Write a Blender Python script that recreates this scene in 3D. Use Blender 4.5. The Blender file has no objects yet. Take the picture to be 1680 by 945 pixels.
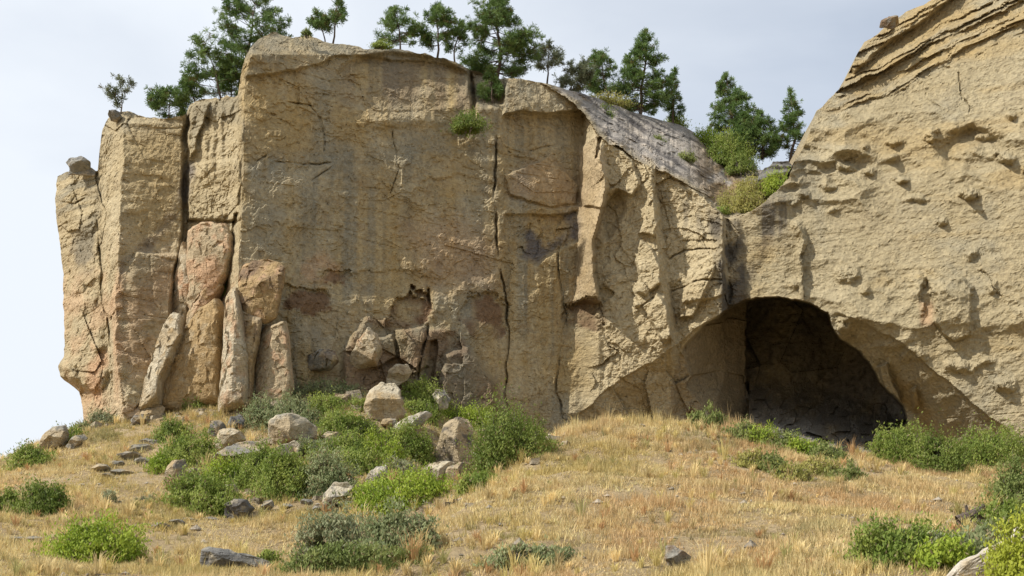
import bpy, math, random
import numpy as np

# ------------------------------------------------------------------ camera, sky, sun
scene = bpy.context.scene
F, YH, CAMZ = 1350.0, 700.0, 1.6          # focal length, horizon row (photo pixels), eye height
FRAME = dict(w=1120.0, cx=560.0, cy=315.0)
cam_data = bpy.data.cameras.new('camera')
cam = bpy.data.objects.new('camera', cam_data)
scene.collection.objects.link(cam)
cam.location = (0, 0, CAMZ)
cam.rotation_euler = (math.radians(90), 0, 0)
cam_data.sensor_fit = 'HORIZONTAL'
cam_data.sensor_width = 36.0
cam_data.lens = F / FRAME['w'] * 36.0
cam_data.shift_x = (FRAME['cx'] - 560.0) / FRAME['w']
cam_data.shift_y = (YH - FRAME['cy']) / FRAME['w']
cam_data.clip_end = 20000
scene.camera = cam

SUN = np.array([-0.67, -0.29, 0.70]); SUN /= np.linalg.norm(SUN)
sun_el = math.asin(SUN[2]); sun_az = math.atan2(SUN[0], SUN[1])   # azimuth from +Y towards +X
w = bpy.data.worlds.new('World'); scene.world = w; w.use_nodes = True
nt = w.node_tree; nt.nodes.clear()
N = nt.nodes.new; L = nt.links.new
out = N('ShaderNodeOutputWorld'); bg = N('ShaderNodeBackground'); bg.inputs[1].default_value = 0.113
sky = N('ShaderNodeTexSky'); sky.sky_type = 'NISHITA'; sky.sun_disc = False
sky.sun_elevation = sun_el; sky.sun_rotation = sun_az; sky.dust_density = 0.6; sky.air_density = 1.0
# thin high cloud veil: noise on the view direction, whitening the blue
tc = N('ShaderNodeTexCoord'); mp = N('ShaderNodeMapping'); mp.inputs['Scale'].default_value = (1.0, 1.0, 2.6)
mp.inputs['Rotation'].default_value = (0, math.radians(20), 0)
n1 = N('ShaderNodeTexNoise'); n1.inputs['Scale'].default_value = 2.2; n1.inputs['Detail'].default_value = 6; n1.inputs['Roughness'].default_value = 0.5
n1.inputs['Distortion'].default_value = 0.3
sep = N('ShaderNodeSeparateXYZ')
gx = N('ShaderNodeMapRange'); gx.inputs['From Min'].default_value = -0.45; gx.inputs['From Max'].default_value = 0.4
gx.inputs['To Min'].default_value = 0.24; gx.inputs['To Max'].default_value = -0.22
add = N('ShaderNodeMath'); add.operation = 'ADD'
cr = N('ShaderNodeMapRange'); cr.inputs['From Min'].default_value = 0.27; cr.inputs['From Max'].default_value = 0.66
cr.inputs['To Min'].default_value = 0.50; cr.inputs['To Max'].default_value = 1.0
mix = N('ShaderNodeMix'); mix.data_type = 'RGBA'; mix.inputs['B'].default_value = (7.1, 7.55, 8.15, 1)
L(tc.outputs['Generated'], mp.inputs['Vector']); L(mp.outputs[0], n1.inputs['Vector'])
L(tc.outputs['Generated'], sep.inputs[0]); L(sep.outputs['X'], gx.inputs[0])
L(n1.outputs['Fac'], add.inputs[0]); L(gx.outputs[0], add.inputs[1]); L(add.outputs[0], cr.inputs[0])
L(cr.outputs[0], mix.inputs['Factor']); L(sky.outputs[0], mix.inputs['A']); L(mix.outputs['Result'], bg.inputs[0]); L(bg.outputs[0], out.inputs[0])

ld = bpy.data.lights.new('sun', 'SUN'); ld.energy = 5.0; ld.angle = math.radians(0.53); ld.color = (1.0, 0.95, 0.87)
lo = bpy.data.objects.new('sun', ld); scene.collection.objects.link(lo)
lo.location = (-80, -20, 120)
from mathutils import Vector
lo.rotation_euler = Vector(SUN).to_track_quat('Z', 'Y').to_euler()
scene.view_settings.view_transform = 'Standard'; scene.view_settings.look = 'None'
scene.view_settings.exposure = 0.14; scene.view_settings.gamma = 1.0
scene.view_settings.use_curve_mapping = False

# ------------------------------------------------------------------ numeric helpers
rng = np.random.default_rng(7)
def _h(ix, iy, iz, seed):
    h = (ix.astype(np.uint32) * np.uint32(374761393) + iy.astype(np.uint32) * np.uint32(668265263)
         + iz.astype(np.uint32) * np.uint32(2147483647) + np.uint32((seed * 974711 + 1013) & 0xffffffff))
    h = (h ^ (h >> np.uint32(13))) * np.uint32(1274126177)
    h = (h ^ (h >> np.uint32(15))) * np.uint32(2246822519)
    h ^= h >> np.uint32(13)
    return h.astype(np.float32) * np.float32(1 / 4294967295.0)
def vnoise(x, y, z, seed=0):
    x, y, z = np.broadcast_arrays(np.asarray(x, np.float32), np.asarray(y, np.float32), np.asarray(z, np.float32))
    fx, fy, fz = np.floor(x), np.floor(y), np.floor(z)
    ix, iy, iz = fx.astype(np.int64), fy.astype(np.int64), fz.astype(np.int64)
    tx, ty, tz = x - fx, y - fy, z - fz
    tx, ty, tz = [t * t * t * (t * (t * 6 - 15) + 10) for t in (tx, ty, tz)]
    r = 0
    for dx in (0, 1):
        for dy in (0, 1):
            for dz in (0, 1):
                wgt = (tx if dx else 1 - tx) * (ty if dy else 1 - ty) * (tz if dz else 1 - tz)
                r = r + wgt * _h(ix + dx, iy + dy, iz + dz, seed)
    return r * 2 - 1
def fbm(x, y, z, octv=4, seed=0, rough=0.5):
    a, s, r = 1.0, 0.0, 0
    for o in range(octv):
        r = r + a * vnoise(x * 2 ** o + 17.3 * o, y * 2 ** o - 9.1 * o, z * 2 ** o + 3.7 * o, seed + o)
        s += a; a *= rough
    return r / s
def facets(u, v, seed=0, tilt=1.0):
    """broken-rock facets: each jittered cell is its own tilted plane; returns (height, edge distance, cell random)"""
    fu, fv = np.floor(u), np.floor(v)
    best = np.full(u.shape, 9.0, np.float32); second = best.copy()
    hgt = np.zeros(u.shape, np.float32); rid = np.zeros(u.shape, np.float32)
    for du in (-1, 0, 1):
        for dv in (-1, 0, 1):
            cu, cv = (fu + du).astype(np.int64), (fv + dv).astype(np.int64)
            o = np.zeros_like(cu)
            pu = cu + 0.15 + 0.7 * _h(cu, cv, o, seed); pv = cv + 0.15 + 0.7 * _h(cu, cv, o + 1, seed)
            d = (u - pu) ** 2 + (v - pv) ** 2
            a = (_h(cu, cv, o + 2, seed) - .5) * 2; b = (_h(cu, cv, o + 3, seed) - .5) * 2; c = _h(cu, cv, o + 4, seed) - .5
            hh = c + tilt * (a * (u - pu) + b * (v - pv))
            m = d < best
            second = np.where(m, best, np.minimum(second, d))
            hgt = np.where(m, hh, hgt); rid = np.where(m, c + .5, rid); best = np.where(m, d, best)
    return hgt, np.sqrt(second) - np.sqrt(best), rid
def bowls(u, v, seed=0):
    fu, fv = np.floor(u), np.floor(v); best = np.full(u.shape, 9.0, np.float32)
    for du in (-1, 0, 1):
        for dv in (-1, 0, 1):
            cu, cv = (fu + du).astype(np.int64), (fv + dv).astype(np.int64); o = np.zeros_like(cu)
            best = np.minimum(best, (u - cu - .1 - .8 * _h(cu, cv, o, seed)) ** 2 + (v - cv - .1 - .8 * _h(cu, cv, o + 1, seed)) ** 2)
    return best
def sstep(a, b, x):
    t = np.clip((x - a) / (b - a), 0, 1); return t * t * (3 - 2 * t)
def sdf_poly(px, py, poly):
    """signed distance to polygon, negative inside"""
    P = np.asarray(poly, float); d = np.full(px.shape, 1e9); ins = np.zeros(px.shape, bool)
    for i in range(len(P)):
        a, b = P[i], P[(i + 1) % len(P)]
        e = b - a; wx, wy = px - a[0], py - a[1]
        t = np.clip((wx * e[0] + wy * e[1]) / (e @ e + 1e-9), 0, 1)
        d = np.minimum(d, (wx - e[0] * t) ** 2 + (wy - e[1] * t) ** 2)
        c = ((a[1] <= py) & (b[1] > py)) | ((b[1] <= py) & (a[1] > py))
        if b[1] != a[1]:
            xi = a[0] + (py - a[1]) / (b[1] - a[1]) * e[0]
            ins ^= c & (px < xi)
    d = np.sqrt(d); return np.where(ins, -d, d)
def dist_line(px, py, line):
    P = np.asarray(line, float); d = np.full(px.shape, 1e9)
    for i in range(len(P) - 1):
        a, b = P[i], P[i + 1]; e = b - a; wx, wy = px - a[0], py - a[1]
        t = np.clip((wx * e[0] + wy * e[1]) / (e @ e + 1e-9), 0, 1)
        d = np.minimum(d, (wx - e[0] * t) ** 2 + (wy - e[1] * t) ** 2)
    return np.sqrt(d)
def world(px, py, d):
    return np.stack([(px - 560) * d / F, d + 0 * px, CAMZ + (YH - py) * d / F], -1)
def to_px(p):
    return 560 + F * p[0] / p[1], YH - F * (p[2] - CAMZ) / p[1]

def mesh_obj(name, verts, faces, mat, parent=None, smooth=False, col=None, loc=None, corner=False):
    """faces: int array (n,3) or (n,4); col: per-vertex rgb"""
    verts = np.asarray(verts, np.float32)
    if loc is not None: verts = verts - np.asarray(loc, np.float32)
    faces = np.asarray(faces, np.int32); n, k = faces.shape
    me = bpy.data.meshes.new(name)
    me.vertices.add(len(verts)); me.vertices.foreach_set('co', verts.ravel())
    me.loops.add(n * k); me.loops.foreach_set('vertex_index', faces.ravel())
    me.polygons.add(n); me.polygons.foreach_set('loop_start', np.arange(0, n * k, k, dtype=np.int32))
    try: me.polygons.foreach_set('loop_total', np.full(n, k, np.int32))
    except Exception: pass
    me.polygons.foreach_set('use_smooth', np.full(n, smooth, bool))
    me.update(calc_edges=True)
    if col is not None:
        at = me.color_attributes.new('tint', 'FLOAT_COLOR', 'POINT')
        c = np.ones((len(verts), 4), np.float32); c[:, :3] = col
        at.data.foreach_set('color', c.ravel())
    me.materials.append(mat)
    o = bpy.data.objects.new(name, me); scene.collection.objects.link(o)
    if parent is not None: o.parent = parent
    elif loc is not None: o.location = loc
    return o
def thing(name, label, cat, loc, group=None):
    o = bpy.data.objects.new(name, None); scene.collection.objects.link(o)
    o.location = loc; o.empty_display_size = 0.3
    return tag(o, label, cat, group)
def tag(o, label, cat, group=None):
    o['label'] = label; o['category'] = cat
    if group: o['group'] = group
    return o
def grid_faces(nr, nc):
    i = np.arange(nr - 1)[:, None] * nc + np.arange(nc - 1)[None]
    return np.stack([i, i + 1, i + nc + 1, i + nc], -1).reshape(-1, 4)

# ------------------------------------------------------------------ materials
def new_mat(name):
    m = bpy.data.materials.new(name); m.use_nodes = True
    nt = m.node_tree; b = nt.nodes['Principled BSDF']
    return m, nt, b
def rock_mat(name, scale=1.0, bump=0.35):
    m, nt, b = new_mat(name); N = nt.nodes.new; L = nt.links.new
    at = N('ShaderNodeAttribute'); at.attribute_name = 'tint'
    geo = N('ShaderNodeNewGeometry')
    n = N('ShaderNodeTexNoise'); n.inputs['Scale'].default_value = 3.2 * scale; n.inputs['Detail'].default_value = 8; n.inputs['Roughness'].default_value = .65
    L(geo.outputs['Position'], n.inputs['Vector'])
    mr = N('ShaderNodeMapRange'); mr.inputs['From Min'].default_value = .3; mr.inputs['From Max'].default_value = .7
    mr.inputs['To Min'].default_value = .70; mr.inputs['To Max'].default_value = 1.26
    L(n.outputs['Fac'], mr.inputs[0])
    mm = N('ShaderNodeVectorMath'); mm.operation = 'SCALE'
    L(at.outputs['Color'], mm.inputs[0]); L(mr.outputs[0], mm.inputs['Scale']); L(mm.outputs[0], b.inputs['Base Color'])
    # pits: small voronoi holes
    v = N('ShaderNodeTexVoronoi'); v.inputs['Scale'].default_value = 2.4 * scale; L(geo.outputs['Position'], v.inputs['Vector'])
    vr = N('ShaderNodeMapRange'); vr.inputs['From Min'].default_value = 0.0; vr.inputs['From Max'].default_value = .22; vr.inputs['To Min'].default_value = -.6; vr.inputs['To Max'].default_value = 0
    L(v.outputs['Distance'], vr.inputs[0])
    # thin bedding
    mp = N('ShaderNodeMapping'); mp.inputs['Scale'].default_value = (.5, .5, 5.0); L(geo.outputs['Position'], mp.inputs['Vector'])
    n2 = N('ShaderNodeTexNoise'); n2.inputs['Scale'].default_value = 1.6 * scale; n2.inputs['Detail'].default_value = 4; L(mp.outputs[0], n2.inputs['Vector'])
    a1 = N('ShaderNodeMath'); a1.operation = 'ADD'; L(n.outputs['Fac'], a1.inputs[0]); L(vr.outputs[0], a1.inputs[1])
    a2 = N('ShaderNodeMath'); a2.operation = 'MULTIPLY_ADD'; L(n2.outputs['Fac'], a2.inputs[0]); a2.inputs[1].default_value = .35; L(a1.outputs[0], a2.inputs[2])
    bp = N('ShaderNodeBump'); bp.inputs['Strength'].default_value = 1.0; bp.inputs['Distance'].default_value = bump
    L(a2.outputs[0], bp.inputs['Height']); L(bp.outputs[0], b.inputs['Normal'])
    b.inputs['Roughness'].default_value = .95; b.inputs['Specular IOR Level'].default_value = .15
    return m
def leaf_mat(name, trans=.35, rough=.6):
    m, nt, b = new_mat(name); N = nt.nodes.new; L = nt.links.new
    at = N('ShaderNodeAttribute'); at.attribute_name = 'tint'
    L(at.outputs['Color'], b.inputs['Base Color']); b.inputs['Roughness'].default_value = rough; b.inputs['Specular IOR Level'].default_value = .25
    t = N('ShaderNodeBsdfTranslucent'); L(at.outputs['Color'], t.inputs['Color'])
    ms = N('ShaderNodeMixShader'); ms.inputs[0].default_value = trans
    L(b.outputs[0], ms.inputs[1]); L(t.outputs[0], ms.inputs[2]); L(ms.outputs[0], nt.nodes['Material Output'].inputs[0])
    return m
def bark_mat(name, c1, c2):
    m, nt, b = new_mat(name); N = nt.nodes.new; L = nt.links.new
    geo = N('ShaderNodeNewGeometry'); mp = N('ShaderNodeMapping'); mp.inputs['Scale'].default_value = (6, 6, 1.5); L(geo.outputs['Position'], mp.inputs[0])
    n = N('ShaderNodeTexNoise'); n.inputs['Scale'].default_value = 3; n.inputs['Detail'].default_value = 4; L(mp.outputs[0], n.inputs['Vector'])
    r = N('ShaderNodeValToRGB'); r.color_ramp.elements[0].position = .35; r.color_ramp.elements[1].position = .65
    r.color_ramp.elements[0].color = (*c1, 1); r.color_ramp.elements[1].color = (*c2, 1)
    L(n.outputs['Fac'], r.inputs[0]); L(r.outputs[0], b.inputs['Base Color']); b.inputs['Roughness'].default_value = .95
    return m
M_ROCK = rock_mat('sandstone', 1.0, .22)
M_BOULDER = rock_mat('boulder_stone', 1.5, .17)
M_LEAF = leaf_mat('shrub_leaves', .42, .6)
M_NEEDLE = leaf_mat('pine_needles', .3, .55)
M_GRASS = leaf_mat('dry_grass_blades', .35, .8)
M_BARK = bark_mat('pine_bark', (.05, .035, .025), (.14, .10, .07))
M_TWIG = bark_mat('shrub_twigs', (.09, .075, .06), (.26, .23, .19))

# ------------------------------------------------------------------ ground height
def A(px, py, d):
    p = world(np.float64(px), np.float64(py), float(d)); return (p[0], p[1], p[2])
anch = [A(*a) for a in [
    (0, 630, 50), (150, 630, 50), (300, 630, 50), (450, 630, 48), (560, 630, 46), (700, 630, 43), (850, 630, 42), (1000, 630, 40), (1120, 630, 37),
    (0, 575, 62), (150, 560, 68), (0, 520, 80), (60, 484, 89), (0, 508, 88), (-80, 545, 88), (100, 500, 82), (180, 520, 77), (95, 466, 93), (140, 462, 93), (200, 450, 93), (262, 444, 92),
    (320, 430, 93), (380, 420, 95), (440, 425, 98), (300, 480, 85), (250, 545, 72), (350, 545, 71), (400, 470, 86), (430, 530, 72), (500, 460, 95), (540, 474, 97), (592, 484, 96), (545, 502, 90), (508, 530, 82), (468, 566, 72), (432, 606, 60),
    (604, 478, 82), (564, 500, 75), (524, 528, 67), (486, 566, 59), (456, 608, 51), (540, 540, 63), (620, 500, 76), (560, 565, 56), (640, 464, 88), (680, 462, 87), (720, 461, 86), (770, 464, 86), (810, 472, 85), (860, 488, 85), (700, 510, 72), (700, 560, 58),
    (800, 510, 72), (800, 560, 57), (900, 520, 74), (900, 560, 58), (935, 497, 90), (975, 495, 92), (1000, 520, 78), (1050, 520, 82), (1000, 560, 62), (1120, 505, 88), (1060, 565, 60), (1120, 570, 58), (1200, 560, 62), (1300, 520, 80), (1300, 630, 38)]]
anch += [(x, 101, 14.6) for x in (4, 10, 15)] + [(20, 98, 14.8), (27, 96, 14.9), (34, 92, 15)]
anch += [(-70, 115, 8), (-50, 125, 9), (-20, 130, 12), (10, 135, 13), (40, 135, 13), (70, 120, 13), (-90, 100, 6), (-90, 70, 4), (-60, 40, 2), (-30, 30, 1.2), (0, 25, 1.0), (30, 25, 1.2), (60, 40, 4),
         (0, 0, 0), (-20, 5, 0), (20, 5, 0), (0, -20, -.5), (-60, 0, -1), (60, 0, 0), (90, 70, 12), (90, 100, 15), (0, -60, -2), (90, -40, -2), (-90, -40, -3)]
anch = np.array(anch)
_d = np.hypot(anch[:, None, 0] - anch[None, :, 0], anch[:, None, 1] - anch[None, :, 1])
_K = np.sqrt(_d ** 2 + 9.0); _n = len(anch)
_M = np.zeros((_n + 1, _n + 1)); _M[:_n, :_n] = _K - 0.25 * np.eye(_n); _M[:_n, _n] = 1; _M[_n, :_n] = 1
_w = np.linalg.solve(_M, np.append(anch[:, 2], 0))
def hground(x, y):
    x = np.asarray(x, float); y = np.asarray(y, float); sh = x.shape
    xf, yf = np.clip(x.ravel(), -140, 140), np.clip(y.ravel(), -90, 170)
    z = np.full(xf.shape, _w[-1])
    for i in range(_n): z += _w[i] * np.sqrt((xf - anch[i, 0]) ** 2 + (yf - anch[i, 1]) ** 2 + 9.0)
    far = np.maximum(np.abs(x.ravel()) - 140, 0) + np.maximum(y.ravel() - 170, 0) + np.maximum(-90 - y.ravel(), 0)
    z -= np.minimum(far * .05, 12)
    z = z + (0.30 + .28 * np.exp(-((x.ravel() - 8) / 16) ** 2 - ((y.ravel() - 68) / 18) ** 2)) * fbm(x.ravel() * .26, y.ravel() * .26, 0 * xf, 4, 5)
    z = z - .25 * np.exp(-((x.ravel() - 9) / 7.5) ** 2 - ((y.ravel() - 82) / 7) ** 2) + .06 * vnoise(x.ravel() * 1.7, y.ravel() * 1.7, 0 * xf, 9)
    return z.reshape(sh)
def hit(px, py, d0=25, d1=130):
    """where the sight line through a photo pixel meets the ground"""
    d = np.arange(d0, d1, .25)
    x = (px - 560) * d / F; z = CAMZ + (YH - py) * d / F
    below = z <= hground(x, d)
    i = int(np.argmax(below)) if below.any() else len(d) - 1
    return d[i]

def axis(a, b, step, lo_, hi_):
    core = np.arange(a, b + 1e-6, step); g = []; s = step; v = b
    while v < hi_: s *= 1.35; v += s; g.append(v)
    g2 = []; s = step; v = a
    while v > lo_: s *= 1.35; v -= s; g2.append(v)
    return np.array(g2[::-1] + list(core) + g)
gx_, gy_ = axis(-62, 62, .4, -4000, 4000), axis(24, 112, .4, -3000, 5000)
GX, GY = np.meshgrid(gx_, gy_)
GZ = hground(GX, GY)
gv = np.stack([GX, GY, GZ], -1).reshape(-1, 3)
t1 = fbm(gv[:, 0] * .35, gv[:, 1] * .35, 0 * gv[:, 0], 4, 21)[:, None]
t2 = fbm(gv[:, 0] * .9, gv[:, 1] * .9, 0 * gv[:, 0], 3, 31)[:, None]
gc = np.array([.40, .30, .17]) + t1 * np.array([.07, .055, .035]) + np.clip(t2, 0, 1) * np.array([.08, .075, .06])
gc = np.clip(gc, .05, .8)
m, nt_, b = new_mat('dry_hillside')
at = nt_.nodes.new('ShaderNodeAttribute'); at.attribute_name = 'tint'
geo = nt_.nodes.new('ShaderNodeNewGeometry'); nn = nt_.nodes.new('ShaderNodeTexNoise'); nn.inputs['Scale'].default_value = 5; nn.inputs['Detail'].default_value = 8; nn.inputs['Roughness'].default_value = .75
nt_.links.new(geo.outputs['Position'], nn.inputs['Vector'])
mr = nt_.nodes.new('ShaderNodeMapRange'); mr.inputs['From Min'].default_value = .3; mr.inputs['From Max'].default_value = .7; mr.inputs['To Min'].default_value = .6; mr.inputs['To Max'].default_value = 1.3
nt_.links.new(nn.outputs['Fac'], mr.inputs[0])
vm = nt_.nodes.new('ShaderNodeVectorMath'); vm.operation = 'SCALE'
nt_.links.new(at.outputs['Color'], vm.inputs[0]); nt_.links.new(mr.outputs[0], vm.inputs['Scale']); nt_.links.new(vm.outputs[0], b.inputs['Base Color'])
bp = nt_.nodes.new('ShaderNodeBump'); bp.inputs['Distance'].default_value = .25; nt_.links.new(nn.outputs['Fac'], bp.inputs['Height']); nt_.links.new(bp.outputs[0], b.inputs['Normal'])
b.inputs['Roughness'].default_value = 1.0; b.inputs['Specular IOR Level'].default_value = .1
M_GROUND = m
g = mesh_obj('hillside', gv, grid_faces(len(gy_), len(gx_)), M_GROUND, smooth=True, col=gc)
g['kind'] = 'structure'

# ------------------------------------------------------------------ the cliff
TOP = np.array([(56, 198), (62, 192), (70, 188), (85, 185), (106.5, 187), (109, 160), (111.5, 142), (116, 132), (121, 127), (130, 123), (140, 122), (150, 126), (160, 129), (180, 129), (200, 126),
    (204, 124), (207, 115), (215, 110), (230, 108), (236, 106), (240, 108), (248, 104), (255, 106), (260, 104), (264, 78), (268, 63), (274, 52), (282, 43), (290, 38), (300, 35),
    (310, 38), (320, 40), (335, 37.5), (345, 42), (360, 47), (380, 50), (400, 53), (420, 54), (440, 55), (460, 58), (480, 63), (500, 68), (515, 76), (530, 81), (545, 85), (560, 86), (575, 88),
    (590, 90), (600, 92), (612, 96), (640, 103), (660, 110), (690, 122), (720, 130), (745, 137), (760, 146), (770, 158), (790, 172), (810, 181), (830, 186), (850, 186), (862, 184),
    (868, 178), (876, 165), (884, 150), (890, 131), (893, 122), (905, 110), (918, 98), (922, 93), (930, 76), (937, 59), (945, 46), (960, 38), (975, 23), (990, 14), (1010, 5), (1030, -8),
    (1060, -22), (1120, -50), (1250, -90), (1450, -120), (1760, -140)], float)
_x = np.arange(62, 1135, .05); _sl = np.abs(np.gradient(np.interp(_x, TOP[:, 0], TOP[:, 1]), _x)); _sl = np.convolve(np.pad(_sl, 40, 'edge'), np.ones(81) / 81, 'valid')
_cum = np.cumsum(np.sqrt(1 + .25 * _sl ** 2) / 1.12 * .05)
cols = np.concatenate([np.interp(np.arange(_cum[0], _cum[-1], 1.0), _cum, _x), 1135 + np.cumsum(1.1 * 1.022 ** np.arange(118))])
NR = 440
BOT = 575.0
u = cols[None, :]; v = np.linspace(0, 1, NR)[:, None]
top = np.interp(cols, TOP[:, 0], TOP[:, 1])
top += np.where((cols > 580) & (cols < 864), .5, 1.0) * 2.4 * fbm(cols * .09, 0 * cols, 0 * cols, 5, 77, .6)
_k = np.exp(-(np.arange(-22, 23) / 9.0) ** 2); _k /= _k.sum()
ts = np.convolve(np.pad(top, 22, 'edge'), _k, 'valid')
PY = ts[None, :] + v * (BOT - ts[None, :]) + (top - ts)[None, :] * (1 - v) ** 9; PX = u + 0 * v
LEFT = np.array([(180, 64), (200, 62), (220, 60), (240, 62), (270, 66), (300, 70), (330, 69), (360, 71), (390, 70), (400, 64), (412, 66), (420, 78), (428, 86), (445, 90), (462, 92), (600, 96)], float)
lx = np.interp(PY, LEFT[:, 0], LEFT[:, 1]) + 1.2 * fbm(PY * .12, 0 * PY, 0 * PY, 3, 5)
PX = PX + (lx - 62) * (1 - sstep(62, 128, PX))
# ragged sampling coordinates, so that no traced edge is a clean curve
WX = PX + 3.2 * fbm(PX * .06, PY * .06, 0 * PX, 4, 101); WY = PY + 3.2 * fbm(PX * .06, PY * .06, 0 * PX + 9, 4, 111)
JX = PX + 1.2 * fbm(PX * .14, PY * .14, 0 * PX, 3, 121) + 2.6 * fbm(PX * .03, PY * .04, 0 * PX + 3, 3, 123) * (1 - sstep(590, 640, PX)); JY = PY + 1.2 * fbm(PX * .14, PY * .14, 0 * PX + 9, 3, 131)
def ip(y, *pts): p = np.array(pts, float); return np.interp(y, p[:, 0], p[:, 1])
Y = JY
bps = [
    (lx - 3, ip(Y, (180, 101), (300, 100), (460, 98.5))),
    (lx + 14, ip(Y, (180, 98.6), (300, 98), (400, 96.8), (460, 96))),
    (ip(Y, (180, 106), (250, 106), (330, 112), (380, 118), (460, 122)), ip(Y, (180, 97), (330, 95.6), (460, 93.6))),
    (ip(Y, (180, 109), (250, 110), (330, 116), (380, 121), (460, 125)), ip(Y, (180, 96.6), (330, 94.8), (460, 93))),
    (ip(Y, (120, 140), (140, 136), (205, 133), (260, 131), (300, 129), (340, 126), (400, 128), (455, 136)), ip(Y, (120, 95.5), (135, 93.4), (200, 92.6), (460, 91.6))),
    (ip(Y, (120, 199), (250, 197), (300, 189), (345, 184), (460, 176)), ip(Y, (120, 94.4), (300, 94.1), (455, 93.4))),
    (ip(Y, (120, 203), (250, 201), (300, 194), (345, 190), (460, 184)), ip(Y, (120, 95.3), (300, 95.5), (455, 95.0))),
    (ip(Y, (110, 207), (300, 206), (460, 204)), ip(Y, (110, 94.9), (300, 95.4), (460, 95.0))),
    (ip(Y, (110, 253), (300, 248), (460, 244)), ip(Y, (104, 92.7), (300, 93.2), (460, 93.0))),
    (ip(Y, (40, 282), (70, 270), (110, 268), (200, 266), (300, 261), (440, 256)), ip(Y, (30, 95.0), (60, 91.4), (200, 90.5), (450, 90.1))),
    (ip(Y, (90, 520), (460, 520)), ip(Y, (30, 104), (120, 100.4), (450, 99.2))),
    (ip(Y, (100, 640), (200, 634), (300, 631), (330, 627), (450, 622)), ip(Y, (90, 105.2), (200, 104.6), (450, 102.8))),
    (ip(Y, (100, 641), (150, 650), (200, 662), (230, 657), (260, 648), (300, 648), (325, 653), (332, 655), (460, 655)), ip(Y, (110, 103.5), (150, 101.2), (190, 99.6), (320, 99.3), (328, 99.8), (333, 102.6), (460, 102.2))),
    (ip(Y, (100, 648), (150, 660), (200, 668), (230, 661), (260, 651.5), (300, 651.5), (325, 657), (332, 659), (460, 659)), ip(Y, (110, 103.2), (150, 101.6), (200, 102.3), (320, 102.8), (460, 102.3))),
    (ip(Y, (100, 690), (460, 690)), ip(Y, (160, 101.7), (460, 102.0))),
    (ip(Y, (200, 713), (300, 722), (375, 734), (460, 738)), ip(Y, (160, 101.0), (220, 100.3), (370, 100.0), (400, 101.2), (460, 101.8))),
    (ip(Y, (200, 719), (300, 731), (375, 743), (460, 746)), ip(Y, (160, 101.2), (220, 101.9), (370, 102.0), (400, 101.7), (460, 102.0))),
    (ip(Y, (100, 790), (460, 790)), ip(Y, (200, 100.2), (330, 99.2), (460, 101.2))),
    (ip(Y, (100, 797), (460, 797)), ip(Y, (200, 102), (330, 101.4), (460, 102))),
    (ip(Y, (100, 806), (460, 806)), ip(Y, (200, 101.2), (330, 100.8), (460, 102))),
    (ip(Y, (100, 875), (460, 875)), ip(Y, (100, 101.8), (200, 100.2), (330, 99.2), (460, 100))),
    (ip(Y, (0, 1120), (460, 1120)), ip(Y, (0, 93.4), (460, 92.6))),
    (ip(Y, (0, 1800), (460, 1800)), ip(Y, (0, 73), (460, 72))),
]
D = np.zeros_like(PX)
X0 = bps[0][0] - 60; D0 = bps[0][1]
for (xb, db) in bps:
    mk = (JX >= X0)
    t = np.clip((JX - X0) / np.maximum(xb - X0, 1e-3), 0, 1)
    D = np.where(mk, D0 + (db - D0) * t, D)
    X0, D0 = xb, db
# leaning back of the faces
rw = sstep(800, 880, PX)
D += rw * (0.020 * np.maximum(340 - PY, 0) + 4e-5 * np.maximum(200 - PY, 0) ** 2)
D += (1 - rw) * 0.006 * np.maximum(330 - PY, 0)
Wt = world(PX, PY, D); wx, wz = Wt[..., 0], Wt[..., 2]; wy = D
R = np.zeros_like(PX)                       # relief, metres towards the valley
def soft(poly, e=1.5, ragged=True):
    return 1 - sstep(-e, e, sdf_poly(WX if ragged else JX, WY if ragged else JY, poly))
KN = .75 * fbm(PX * .13, PY * .15, 0 * PX + 2, 4, 143, .6)
def knob(x, y, rx, ry, h, p=1.0):
    r2 = ((WX - x) / rx) ** 2 + ((WY - y) / ry) ** 2
    return h * np.clip(1 - r2 + KN * (PX > 830), 0, 1.25) ** p * np.clip(1 - r2 * .45, 0, 1)
CRK = np.clip(.75 + 2.2 * fbm(PX * .035, PY * .035, 0 * PX + 4, 3, 141), 0, 1.2)
def scoop(x, y, rx, ry, h):
    """hollow with a sharp upper lip that fades out downwards"""
    a = (WX - x) / rx; c = (WY - y) / ry; r = np.sqrt(a * a + c * c)
    return -h * (1 - sstep(np.where(PX > 830, .55, .86), 1.0, r)) * np.clip(.55 - .45 * c, 0, 1)
def crack(line, wdt, depth):
    return -.75 * depth * np.exp(-(dist_line(WX, WY, line) / (wdt * .7)) ** 2) * CRK
Z_L = 1 - sstep(255, 268, PX)               # left buttresses
Z_C = sstep(255, 268, PX) * (1 - sstep(622, 640, PX))   # big wall
Z_F = sstep(640, 662, PX) * (1 - sstep(800, 815, PX))   # broken face left of the cave
Z_R = sstep(800, 830, PX)                   # right dome
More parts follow.
